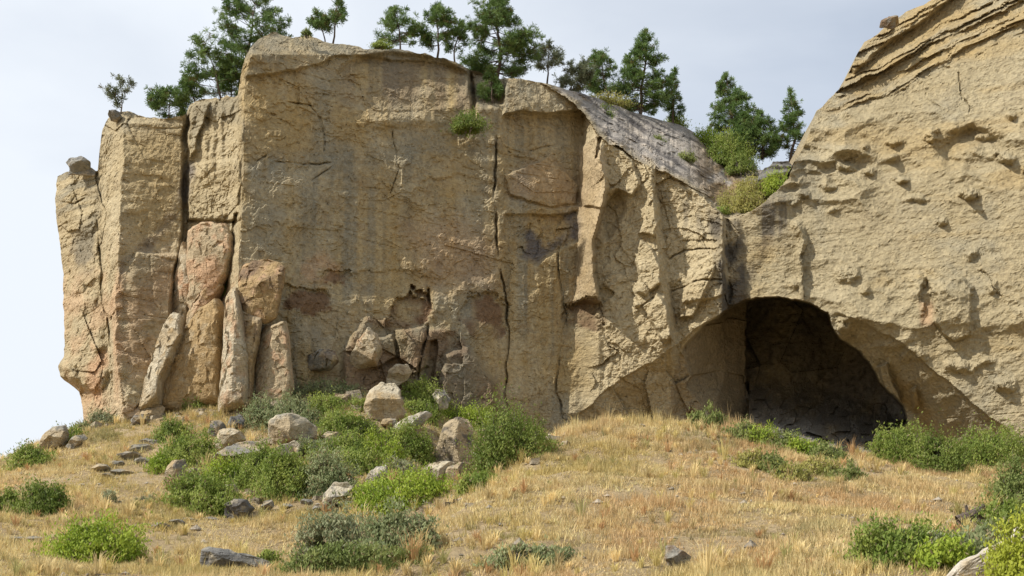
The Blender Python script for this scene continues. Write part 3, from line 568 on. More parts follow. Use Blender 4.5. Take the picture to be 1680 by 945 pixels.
# ------- close the mass: plateau behind the brink, outer left flank
tv = Wc[0]; cw = C[0]
back = []; bc = []
for (dy, dz) in [(110, -40), (75, -16), (60, -3), (40, -1.2), (22, -.6), (10, -.35), (4, -.25), (1.2, -.12), (.35, -.03)]:
    p = tv.copy(); p[:, 1] += dy * np.where(np.abs(p[:, 1] - 100) < 60, 1, 1)
    p[:, 0] *= (1 + .0 * dy); p[:, 2] += dz + np.where(dy > 2, .3, 0) * fbm(p[:, 0] * .3, p[:, 1] * .3, 0 * p[:, 0], 3, 301)
    back.append(p); bc.append(blend(cw.copy(), np.array([.30, .24, .15]), np.full(len(cw), min(1, dy / 10))))
full = np.concatenate([np.array(back), Wc], 0); fullc = np.concatenate([np.array(bc), C], 0)
lv = full[:, 0]; left = []; lc = []
for (dy, dx) in [(70, 22), (40, 12), (22, 6.5), (12, 3.4), (6, 1.6), (3, .7), (1.2, .2)]:
    p = lv.copy(); p[:, 1] += dy; p[:, 0] = p[:, 0] * (1 + dy / 110.) * 1 + dx + .25 * fbm(p[:, 0] * .3 + dy, p[:, 1] * .2, p[:, 2] * .3, 3, 311) * min(1, dy / 4)
    p[:, 0] = np.maximum(p[:, 0], lv[:, 0] * (lv[:, 1] + dy) / lv[:, 1] + .02 * dy)
    left.append(p); lc.append(fullc[:, 0])
full = np.concatenate([np.stack(left, 1), full], 1); fullc = np.concatenate([np.stack(lc, 1), fullc], 1)
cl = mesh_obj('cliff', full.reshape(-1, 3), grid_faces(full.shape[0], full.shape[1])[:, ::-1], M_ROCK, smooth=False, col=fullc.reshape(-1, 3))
cl['kind'] = 'structure'
# depth lookup on the cliff, to seat things on it
def cliff_d(px, py):
    i = int(np.argmin(np.abs(cols - px))); j = int(np.argmin(np.abs(PY[:, i] - py))); return float(D[j, i])
#MORE
# ------------------------------------------------------------------ boulders and slabs
def stone(name, label, outline, thick, palette, seed, d=None, group=None, cat='boulder', topl=.55, ridge=None, nth=84, nr=22, seat=None, facet=.5, calm=1.0, turn=0.0):
    """closed stone: its outline (photo pixels at depth d) swells forward and back in broken planes"""
    P = np.array(outline, float)
    basepx = (P[:, 0].mean(), P[:, 1].max() - 2)
    if d is None: d = hit(*(seat or basepx)) - (.9 if cat == 'boulder' else 0)
    if cat == 'boulder' and P[:, 1].max() < 480 and P[:, 0].min() > 200: d = min(d, min(cliff_d(*P.mean(0)), cliff_d(P[:, 0].mean(), P[:, 1].min())) - 1.4)
    r = np.random.default_rng(seed)
    m_ = d / F
    c = P.mean(0); ctr = world(c[0], c[1], d)
    a0 = (P[:, 0] - c[0]) * m_; b0 = -(P[:, 1] - c[1]) * m_
    # resample outline by angle
    th = np.linspace(0, 2 * np.pi, nth, endpoint=False); rad = np.zeros(nth)
    for k, t in enumerate(th):
        dx, dy = math.cos(t), math.sin(t); best = 0
        for i in range(len(P)):
            x1, y1, x2, y2 = a0[i], b0[i], a0[(i + 1) % len(P)], b0[(i + 1) % len(P)]
            den = dx * (y2 - y1) - dy * (x2 - x1)
            if abs(den) < 1e-9: continue
            s = (x1 * (y2 - y1) - y1 * (x2 - x1)) / den; q = (x1 * dy - y1 * dx) / den
            if s > 0 and -1e-6 <= q <= 1 + 1e-6: best = max(best, s)
        rad[k] = best
    rad *= 1 + .07 * fbm(np.cos(th) * 3 + seed, np.sin(th) * 3, 0 * th, 3, seed)
    W, H = a0.max() - a0.min(), b0.max() - b0.min(); thick = thick * min(W, H)
    tt = np.linspace(0, 1, nr) ** .8
    def side(sgn, k):
        T, TH = np.meshgrid(tt, th, indexing='ij'); RR = rad[None, :] * T
        a, b_ = RR * np.cos(TH), RR * np.sin(TH)
        h = thick * (1 - T ** 14) ** .5
        h = np.minimum(h, thick * (topl + .62 - 1.15 * b_ / H) if sgn > 0 else h)
        for q in range(8):
            an = r.uniform(0, 2 * np.pi); sl = r.uniform(.5, 2.6) * calm
            h = np.minimum(h, thick * (r.uniform(.65, 1.25) - sl * (a / W * math.cos(an) + b_ / H * math.sin(an))))
        if ridge is not None and sgn > 0:
            for (an, sl, of) in ridge:
                h = np.minimum(h, thick * (of - sl * (a / W * math.cos(an) + b_ / H * math.sin(an))))
        h = np.maximum(h, .04 * thick) * (1 - T ** 24)
        return a, b_, sgn * h
    vs = []
    for sgn in (1, -1):
        a, b_, h = side(sgn, 0)
        vs.append(np.stack([a, -h, b_], -1))
    front, backv = vs
    V = np.concatenate([front.reshape(-1, 3), backv.reshape(-1, 3)[:-nth]], 0)   # share the rim
    V[:, 1] -= turn * V[:, 0]
    nz = fbm((V[:, 0] + seed) * 1.3, V[:, 1] * 1.3, V[:, 2] * 1.6, 5, seed + 3, .6)
    nf = facets((V[:, 0] + seed) * 1.6, (V[:, 2] + .5 * V[:, 1]) * 1.6, seed)[0]
    V[:, 1] -= (.10 * nz + .10 * facet * nf) * min(1.0, W) * np.where(np.arange(len(V)) < nth * nr, 1, -1)
    V[:, 0] += .04 * vnoise(V[:, 0] * 3, V[:, 1] * 3 + 5, V[:, 2] * 3, seed) * min(W, 1); V[:, 2] += .05 * vnoise(V[:, 0] * 3, V[:, 1] * 3 + 15, V[:, 2] * 3, seed) * min(W, 1)
    i = np.arange(nr - 1)[:, None] * nth; j = np.arange(nth)[None]; j2 = (j + 1) % nth
    f = np.stack([i + j, i + j2, i + nth + j2, i + nth + j], -1).reshape(-1, 4)
    idx_back = lambda k: np.where(k < nth * (nr - 1), k + nth * nr, k)      # last ring of the back = front rim
    fb = idx_back(f)[:, ::-1]
    faces = np.concatenate([f[:, ::-1], fb], 0)
    c1, c2, c3 = [np.array(PAL[p]) for p in palette]
    k1 = fbm((V[:, 0] + seed) * .7, V[:, 1] * .7, V[:, 2] * .9, 4, seed + 7); k2 = fbm((V[:, 0] + seed) * 2.2, V[:, 1] * 2.2, V[:, 2] * 2.2, 4, seed + 9)
    col = np.broadcast_to(c1, (len(V), 3)); col = blend(col, c2, np.clip(k1 * 2.2 + .3, 0, 1)); col = blend(col, c3, .8 * np.clip(k2 * 2.6 - .1, 0, 1))
    base = np.array([ctr[0], ctr[1], ctr[2] + b0.min()]); V[:, 2] -= (.11 * H if cat == 'boulder' else 0)
    o = mesh_obj(name, V + np.array([ctr[0], ctr[1], ctr[2]]), faces, M_BOULDER, smooth=False, col=np.clip(col, .03, .7), loc=base)
    return tag(o, label, cat, group)
PAL = dict(tan=(.40, .32, .205), ochre=(.36, .255, .13), pale=(.47, .41, .30), grey=(.25, .235, .20), pink=(.47, .31, .19), dark=(.10, .09, .08), brown=(.20, .14, .09), lichen=(.16, .155, .145), white=(.58, .53, .45))
GB = 'fallen boulders among the scrub below the cliff'; GS = 'broken slabs leaning on the foot of the cliff'
S = stone
# slabs against the left foot of the cliff
LB = [(math.pi, 1.4, .82)]                       # bevel that faces left into the sun
def SL(lab, ol, th_, pal, seed, d, ridge=LB, turn=.32, facet=1.6, name='leaning_slab', cat='rock slab', topl=.7):
    P_ = np.array(ol, float); c_ = P_.mean(0); dd_ = [cliff_d(*(c_ + (p - c_) * k)) for p in P_ for k in (.3, .6, .85)]
    d = float(np.percentile(dd_, 6)) - .30
    return stone(name, lab, ol, th_ * 1.25, pal, seed, d=d, group=GS, cat=cat, topl=topl, ridge=ridge, nth=130, nr=36, facet=facet, calm=.42, turn=turn)
SL('large pinkish slab with a worn grey patch leaning high on the cliff', [(203, 250), (222, 244), (250, 247), (257, 262), (258, 282), (252, 302), (243, 316), (228, 333), (210, 350), (203, 330), (206, 306), (201, 282)], .30, ('tan', 'pink', 'pink'), 11, 95.6, ridge=[(math.pi, 1.2, .9), (-1.2, 1.2, .85)])
SL('narrow sunlit flake under the left edge of the pinkish slab', [(203, 262), (211, 280), (214, 305), (208, 340), (203, 372), (196, 388), (188, 372), (187, 338), (191, 308), (197, 282)], .5, ('tan', 'pink', 'pale'), 24, 95.4)
SL('small pink wedge hanging under the lower tip of pinkish slab', [(204, 345), (224, 322), (240, 310), (246, 314), (234, 334), (216, 352), (206, 368), (201, 362)], .5, ('tan', 'pink', 'ochre'), 25, 95.2)
SL('ragged narrow sunlit slab sloping down left beneath the pink wedge', [(190, 342), (200, 345), (204, 368), (194, 392), (181, 420), (177, 446), (152, 452), (160, 418), (172, 386), (180, 358)], .45, ('tan', 'pale', 'ochre'), 12, 95.0, ridge=[(math.pi * .8, 1.3, .8)])
SL('curved ochre slab with a pale rounded rim at the cliff foot', [(206, 358), (222, 338), (243, 331), (251, 346), (248, 382), (245, 444), (200, 454), (176, 452), (178, 425), (182, 400), (193, 376)], .36, ('ochre', 'ochre', 'tan'), 13, 94.4, ridge=[(2.4, 1.4, .8)])
SL('tall sunlit splinter at the lower end of the bright corner edge', [(247, 322), (259, 312), (267, 345), (274, 395), (275, 430), (274, 450), (237, 450), (241, 410), (246, 370)], .7, ('tan', 'pale', 'pink'), 26, 90.9, ridge=[(math.pi, 1.2, .8)])
SL('brown split block with reddish broken top beside the dark vertical cleft', [(258, 304), (264, 287), (285, 283), (304, 288), (314, 296), (311, 318), (303, 348), (290, 354), (272, 350), (259, 330)], .32, ('ochre', 'brown', 'pink'), 16, 91.2, ridge=[(math.pi / 2, 1.7, .72)], name='split_block', cat='rock block')
SL('tall ochre block standing under the brown split block', [(262, 338), (288, 350), (284, 375), (278, 400), (276, 446), (258, 450), (260, 400)], .4, ('ochre', 'tan', 'brown'), 27, 91.0, name='split_block', cat='rock block')
SL('short sunlit upright block standing right of the tall ochre block', [(281, 372), (290, 356), (315, 351), (319, 380), (323, 425), (316, 448), (278, 448), (277, 405)], .42, ('tan', 'tan', 'pink'), 17, 90.3, ridge=[(math.pi * .9, 1.5, .8)], name='split_block', cat='rock block')
SL('pointed sunlit pinkish slab under the round dark hollow, behind bright bush', [(405, 361), (414, 368), (418, 380), (412, 400), (384, 404), (380, 392), (392, 374)], .6, ('tan', 'pink', 'pale'), 18, 96.0)
SL('low grey brown rock at the wall foot left of bright bush', [(336, 388), (352, 382), (368, 386), (371, 396), (360, 405), (334, 404)], .6, ('brown', 'grey', 'tan'), 19, 95.2, name='foot_rock', cat='rock')
S('cap_rock', 'flat topped knob of rock balanced on the low left end of cliff', [(71, 178), (76, 173), (91, 171), (98, 176), (96, 181), (105, 187), (104, 192), (74, 192), (76, 184)], .9, ('grey', 'tan', 'lichen'), 20, d=97.6, cat='rock', facet=.4)
S('cap_rock', 'small dark rock on the cliff corner beneath the tiny bent pine', [(119, 126), (124, 122), (132, 123), (133, 129), (128, 134), (121, 133)], .9, ('lichen', 'grey', 'tan'), 21, d=95.2, cat='rock')
S('cap_rock', 'rusty brown rock perched on the left edge of the right dome top', [(961, 30), (964, 22), (972, 18), (981, 20), (984, 26), (976, 32)], .9, ('ochre', 'brown', 'grey'), 22, d=102.5, cat='rock')
# boulders in the scrub
BL = [
 ('upright two toned boulder beside the bush at the left end of the boulders', [(180, 522), (184, 507), (190, 500), (202, 498), (205, 506), (200, 524), (196, 534), (181, 532)], .8, ('tan', 'ochre', 'lichen')),
 ('low brown flat boulder just right of the upright two toned boulder', [(198, 520), (202, 512), (214, 510), (226, 512), (224, 520), (212, 524), (200, 527)], .7, ('tan', 'brown', 'grey')),
 ('long curved grey slab boulder arching over the green bush', [(226, 512), (234, 498), (250, 484), (268, 478), (292, 480), (291, 492), (272, 492), (256, 500), (240, 512), (228, 516)], .8, ('grey', 'tan', 'lichen')),
 ('blocky tan boulder with lit top above the long curved grey slab', [(234, 478), (240, 468), (254, 465), (266, 470), (269, 478), (256, 484), (244, 492), (236, 490)], .7, ('tan', 'pale', 'ochre')),
 ('small dark grey boulder left behind the blocky tan boulder', [(226, 472), (232, 460), (240, 457), (248, 463), (246, 472), (236, 477)], .7, ('grey', 'lichen', 'tan')),
 ('dark blue grey rock uphill of the blocky tan boulder', [(247, 464), (252, 455), (262, 451), (268, 456), (267, 465), (256, 468)], .7, ('lichen', 'grey', 'dark')),
 ('squat charcoal boulder with pale underside below the green bush', [(245, 564), (246, 548), (256, 543), (270, 544), (279, 553), (272, 562), (256, 568)], .7, ('lichen', 'dark', 'pale')),
 ('large grey lichened slab at the bottom edge of the slope', [(219, 612), (220, 597), (230, 594), (250, 599), (275, 604), (294, 609), (296, 620), (222, 622)], .6, ('grey', 'lichen', 'pale')),
 ('pale pointed rock on the left skyline behind a small bush', [(40, 488), (48, 474), (60, 464), (72, 462), (76, 470), (70, 484), (52, 492)], .7, ('tan', 'grey', 'pale')),
 ('low pale rock right of the skyline bush on left slope', [(72, 486), (80, 476), (92, 472), (96, 477), (88, 485), (76, 490)], .6, ('pale', 'grey', 'tan')),
 ('tan broken rock at cliff foot below the left buttress', [(150, 452), (158, 443), (170, 438), (180, 444), (178, 456), (164, 458), (152, 458)], .6, ('tan', 'ochre', 'pale')),
 ('small dark rock lying in front of the left buttress', [(143, 458), (148, 452), (157, 452), (160, 458), (152, 463), (144, 463)], .7, ('grey', 'brown', 'tan')),
 ('big rounded boulder with pale domed cap above the pale leaning slab', [(293, 472), (294, 458), (304, 450), (322, 448), (336, 454), (347, 464), (346, 474), (330, 478), (312, 482), (301, 488)], .65, ('tan', 'pale', 'grey')),
 ('pale slab boulder tilted up to the right amid bushes', [(289, 508), (296, 494), (308, 484), (322, 477), (329, 482), (326, 492), (312, 500), (300, 510), (292, 515)], .6, ('pale', 'tan', 'ochre')),
 ('largest tan boulder with sunlit face in the middle of scrub', [(398, 440), (404, 422), (416, 414), (432, 414), (438, 422), (442, 440), (447, 452), (428, 458), (404, 458)], .6, ('pale', 'tan', 'ochre')),
 ('tan rounded stone with a dark crack perched above the largest boulder', [(422, 416), (424, 404), (434, 395), (446, 396), (451, 404), (444, 414), (432, 420)], .6, ('pale', 'tan', 'brown')),
 ('dark brown slab half buried left of the largest tan boulder', [(362, 434), (366, 429), (384, 430), (387, 438), (380, 443), (366, 441)], .6, ('brown', 'dark', 'tan')),
 ('long pale flat slab sloping up right in the scrub', [(421, 472), (430, 462), (450, 452), (468, 446), (473, 450), (462, 462), (448, 471), (430, 475)], .6, ('pale', 'grey', 'white')),
 ('small mottled upright stone in front of the rear bushes', [(473, 430), (476, 423), (486, 424), (493, 433), (490, 444), (480, 448), (475, 440)], .7, ('pale', 'grey', 'lichen')),
 ('tall triangular boulder with dark crown shading the bush beside it', [(468, 506), (477, 482), (485, 458), (500, 448), (513, 452), (518, 463), (517, 485), (518, 506), (492, 510)], .6, ('tan', 'tan', 'dark')),
 ('flat pale topped rock in front of the tall triangular boulder', [(459, 514), (466, 506), (484, 502), (499, 503), (494, 512), (484, 521), (468, 522)], .6, ('pale', 'grey', 'tan')),
 ('shaded tan block under the right foot of the triangular boulder', [(484, 520), (490, 508), (504, 503), (520, 503), (518, 514), (506, 524), (490, 526)], .6, ('tan', 'brown', 'grey')),
 ('pale rock with grey lichen top below the scrub centre', [(351, 546), (356, 534), (364, 525), (380, 523), (386, 530), (378, 541), (362, 548), (355, 555)], .6, ('pale', 'grey', 'lichen')),
 ('pale angular rock behind the brightest round bush', [(397, 530), (402, 516), (412, 507), (423, 506), (424, 514), (412, 525), (402, 532)], .6, ('pale', 'white', 'grey')),
 ('small grey stone on the dry grass left of the lichened rock', [(283, 554), (288, 547), (297, 545), (301, 551), (294, 557)], .7, ('grey', 'pale', 'tan')),
 ('small block tucked under the largest tan boulder', [(416, 464), (418, 457), (432, 456), (436, 461), (430, 467)], .7, ('tan', 'ochre', 'grey')),
 ('tiny pale stone by the shaded side of the triangular boulder', [(513, 501), (516, 494), (521, 493), (521, 499), (517, 504)], .8, ('white', 'pale', 'grey')),
 ('pale jagged rock poking from the mound at the bottom edge', [(727, 606), (728, 594), (736, 592), (746, 600), (756, 606), (752, 618), (730, 618)], .6, ('pale', 'grey', 'brown')),
 ('thin white stone at the left shoulder of the grassy mound', [(595, 479), (600, 474), (608, 475), (607, 480), (598, 482)], .7, ('white', 'pale', 'grey')),
 ('small stone poking from the left end bush', [(240, 537), (246, 529), (256, 528), (262, 534), (256, 541), (244, 541)], .7, ('grey', 'pale', 'tan')),
 ('pale stone partly hidden between two scrub bushes', [(350, 476), (358, 470), (370, 471), (375, 477), (362, 481)], .6, ('pale', 'tan', 'grey')),
 ('sloping pale rock in the bottom right corner under yellow leaves', [(1030, 628), (1052, 604), (1072, 596), (1094, 586), (1112, 570), (1135, 556), (1150, 590), (1140, 630)], .5, ('pale', 'white', 'tan')),
]
for k, (lab, ol, th_, pal) in enumerate(BL):
    S('boulder', lab, ol, th_, pal, 40 + k, group=GB)
# rubble in the saddle and at the dead stump
for k, (lab, ol, dd) in enumerate([('dark rock slab in the saddle below the right dome edge', [(826, 196), (836, 184), (850, 180), (864, 186), (866, 196), (850, 204), (834, 204)], 108), ('dark low rock at the top of the saddle gully', [(838, 186), (846, 177), (862, 176), (868, 182), (858, 190), (844, 192)], 111)]):
    S('gully_rock', lab, ol, .6, ('lichen', 'dark', 'grey'), 90 + k, d=dd, cat='rock', group='dark rocks in the saddle')

def outcrop(label, spots, seed):
    r = np.random.default_rng(seed); x0, y0 = np.mean([q[0] for q in spots]), np.max([q[1] for q in spots])
    d = hit(x0, y0); b_ = world(np.float64(x0), np.float64(y0), d)
    t_ = thing('rock_outcrop', label, 'rock outcrop', b_, 'low ledges in the dry grass')
    for k, (x, y, w_, h_) in enumerate(spots):
        ol = [(x - w_ / 2, y + h_ * .6), (x - w_ * .42, y - h_ * .2), (x - w_ * .1, y - h_ * .5), (x + w_ * .3, y - h_ * .45), (x + w_ / 2, y + h_ * .1), (x + w_ * .45, y + h_ * .6)]
        ol = [(a + r.normal(0, w_ * .04), c + r.normal(0, h_ * .1)) for a, c in ol]
        o = stone('ledge', 'x', ol, 1.6, ('grey', 'tan', 'lichen'), seed + k, d=hit(x, y + h_ * .4), nth=40, nr=10)
        del o['label'], o['category']
        o.parent = t_; o.location = np.array(o.location) - np.array(t_.location)
outcrop('broken grey ledge stepping up the dry slope under the left buttress', [(110, 512, 26, 9), (128, 506, 20, 7), (140, 498, 30, 9), (152, 489, 34, 8), (165, 482, 26, 7), (134, 516, 30, 6), (158, 503, 22, 6), (118, 520, 16, 6)], 300)
outcrop('long dark low ledge left of the big bright bush', [(18, 589, 30, 7), (40, 590, 26, 8), (58, 588, 24, 8), (74, 582, 22, 6), (30, 596, 20, 6)], 320)
outcrop('thin pale ledge in the grass left of the charcoal boulder', [(176, 574, 24, 6), (192, 570, 20, 6), (206, 568, 22, 4), (230, 567, 26, 4)], 340)
outcrop('scattered pale rubble ledge beside the lichened rock', [(336, 548, 16, 7), (346, 556, 12, 7), (314, 553, 14, 6), (366, 552, 12, 6)], 360)
# ------------------------------------------------------------------ tubes (trunks, limbs, stems)
def tube(path, r0, r1, n=6):
    P = np.asarray(path, float); k = len(P); V = []
    for i in range(k):
        t = P[min(i + 1, k - 1)] - P[max(i - 1, 0)]; t /= np.linalg.norm(t) + 1e-9
        up_ = np.array([0, 0, 1.]) if abs(t[2]) < .9 else np.array([1., 0, 0])
        e1_ = np.cross(t, up_); e1_ /= np.linalg.norm(e1_); e2_ = np.cross(t, e1_)
        r = r0 + (r1 - r0) * i / (k - 1)
        for q in range(n):
            a = 2 * math.pi * q / n; V.append(P[i] + r * (math.cos(a) * e1_ + math.sin(a) * e2_))
    f = []
    for i in range(k - 1):
        for q in range(n): f.append((i * n + q, i * n + (q + 1) % n, (i + 1) * n + (q + 1) % n, (i + 1) * n + q))
    return np.array(V), np.array(f)
class Soup:
    def __init__(s): s.v, s.f, s.n = [], [], 0
    def add(s, v, f): s.v.append(v); s.f.append(f + s.n); s.n += len(v)
    def build(s, name, mat, parent, loc): return mesh_obj(name, np.concatenate(s.v) - np.asarray(loc), np.concatenate(s.f), mat, parent)
def rand_dir(r, n):
    v = r.normal(size=(n, 3)); return v / np.linalg.norm(v, axis=1, keepdims=True)

# ------------------------------------------------------------------ bushes
LEAF = dict(bright=((.21, .30, .03), (.38, .46, .06)), green=((.165, .235, .04), (.33, .38, .085)), deep=((.12, .175, .03), (.25, .30, .065)), sage=((.19, .235, .10), (.34, .37, .18)),
            grey=((.22, .25, .125), (.37, .38, .22)), yellow=((.28, .285, .07), (.46, .42, .13)), lime=((.30, .34, .03), (.50, .52, .08)), weed=((.16, .21, .055), (.28, .31, .10)))
def bush(label, x0, x1, y0, y1, kind, seed, d=None, dens=1.0, group='green shrubs scattered below the cliff', name='shrub', leaf=.15, upright=.55):
    r = np.random.default_rng(seed)
    grow = .13 * (x1 - x0); x0 -= grow; x1 += grow; y0 -= .10 * (y1 - y0)
    cxp = (x0 + x1) / 2
    if d is None: d = hit(cxp, y1 - 1.5)
    m_ = d / F; W = (x1 - x0) * m_
    c = world(np.float64(cxp), np.float64(y1), d); base = np.array([c[0], d, c[2]])
    onground = name not in ('ledge_shrub',) and d < 100.0
    if onground: base[2] = min(base[2], float(hground(base[0], base[1])))
    H = (CAMZ + (YH - y0) * m_) - base[2]
    dep = max(min(W * .75, H * 1.7), W * .35)
    # overlapping mounds of unequal height fill the outline
    nm = 1 if W < 1.6 else (3 if W < 4.5 else 6)
    MB_ = [(0, 0, W * .5, dep * .5, H * .82)]
    for i in range(nm):
        q = r.uniform(-.62, .62); sc = r.uniform(.38, .60)
        MB_.append((q * W * .5, r.uniform(-.4, .4) * dep * .5, W * .5 * min(sc, 1.02 - abs(q)), dep * .5 * sc, H * r.uniform(.72, 1.0) * (1 - .45 * abs(q) ** 1.5)))
    MB_ = np.array(MB_)
    area = (x1 - x0) * (y1 - y0)
    n = int(np.clip(area * 4.2 * dens * (.15 / leaf) ** 1.2, 700, 17000))
    wg = MB_[:, 2] * MB_[:, 4]; ids = r.choice(len(MB_), n, p=wg / wg.sum())
    dr = rand_dir(r, n); dr[:, 2] = np.abs(dr[:, 2]) ** .8; dr /= np.linalg.norm(dr, axis=1, keepdims=True)
    lump = 1 + .36 * vnoise(dr[:, 0] * 3.0 + ids * 7.1, dr[:, 1] * 3.0, dr[:, 2] * 3.0, seed) + .26 * vnoise(dr[:, 0] * 8 + ids * 3.3, dr[:, 1] * 8, dr[:, 2] * 8, seed + 1)
    rad = (r.uniform(.10, 1.0, n) ** .36) * lump * (1 + .30 * (r.random(n) < .12) * r.random(n))
    p = MB_[ids, :2] * 1.0; p = np.concatenate([p, np.zeros((n, 1))], 1) + dr * rad[:, None] * MB_[ids, 2:5]
    gap = vnoise(p[:, 0] * 1.5 + seed, p[:, 1] * 1.5, p[:, 2] * 2.2, seed + 5) + .5 * vnoise(p[:, 0] * 4 + seed, p[:, 1] * 4, p[:, 2] * 4, seed + 6)
    kp = gap > (-.52 if kind not in ('sage', 'grey') else -.36); p, dr, rad, ids = p[kp], dr[kp], rad[kp], ids[kp]; n = len(p)
    if onground:
        gz = hground(base[0] + p[:, 0], base[1] + p[:, 1]) - base[2]; p[:, 2] += np.clip(gz, -1.2, 1.2) * np.clip(1 - p[:, 2] / max(H, .1), .0, 1)
    sz = leaf * r.uniform(.6, 1.3, n)
    nrm = dr * .7 + rand_dir(r, n) * .8 + np.array([-.15, -.1, .55]); nrm /= np.linalg.norm(nrm, axis=1, keepdims=True)
    t = np.cross(nrm, rand_dir(r, n)); t[:, 2] = np.abs(t[:, 2]) + upright; t /= np.linalg.norm(t, axis=1, keepdims=True) + 1e-9
    s = np.cross(nrm, t); s /= np.linalg.norm(s, axis=1, keepdims=True) + 1e-9
    q4 = np.stack([p - t * sz[:, None] * .5, p + s * sz[:, None] * .24, p + t * sz[:, None] * .7, p - s * sz[:, None] * .24], 1).reshape(-1, 3)
    f = np.arange(4 * n).reshape(-1, 4)
    k0, k1 = np.array(LEAF[kind][0]), np.array(LEAF[kind][1])
    cl_ = np.clip(.5 + .6 * vnoise(p[:, 0] * 1.1 + seed, p[:, 1] * 1.1, p[:, 2] * 1.1, seed) + r.normal(0, .25, n), 0, 1.15)
    col = k0 + (k1 - k0) * cl_[:, None]
    dry = r.random(n) < (.12 if kind in ('sage', 'grey', 'yellow') else .04); col[dry] = np.array([.30, .24, .13])
    t_ = thing(name, label, 'plant' if name in ('weed', 'grass_clump') else 'shrub', base, group)
    mesh_obj('foliage', q4, f, M_LEAF, t_, col=np.repeat(col, 4, 0))
    sp = Soup()
    for i in range(len(MB_)):
        e = MB_[i]
        for q in range(2):
            ox, oy = r.uniform(-.5, .5) * e[2], r.uniform(-.5, .5) * e[3]
            sp.add(*tube([(e[0] * .5, e[1] * .5, -.15), (e[0] * .8 + ox * .5, e[1] * .8 + oy * .5, e[4] * .45), (e[0] + ox, e[1] + oy, e[4] * .85)], .035, .01, 4))
    for q in range(int(min(26, 5 + W * 4))):
        e = MB_[r.integers(len(MB_))]; v_ = rand_dir(r, 1)[0]; v_[2] = abs(v_[2]) * .9 + .15; a_ = np.array([e[0], e[1], 0]) + v_ * e[2:5] * .55; b2 = np.array([e[0], e[1], 0]) + v_ * e[2:5] * r.uniform(.95, 1.22) + r.normal(0, .06, 3)
        sp.add(*tube([a_, (a_ + b2) / 2 + r.normal(0, .05, 3), b2], .016, .006, 3))
    o_ = sp.build('stem', M_TWIG, t_, (0, 0, 0)); o_['kind'] = 'stuff'
    return t_
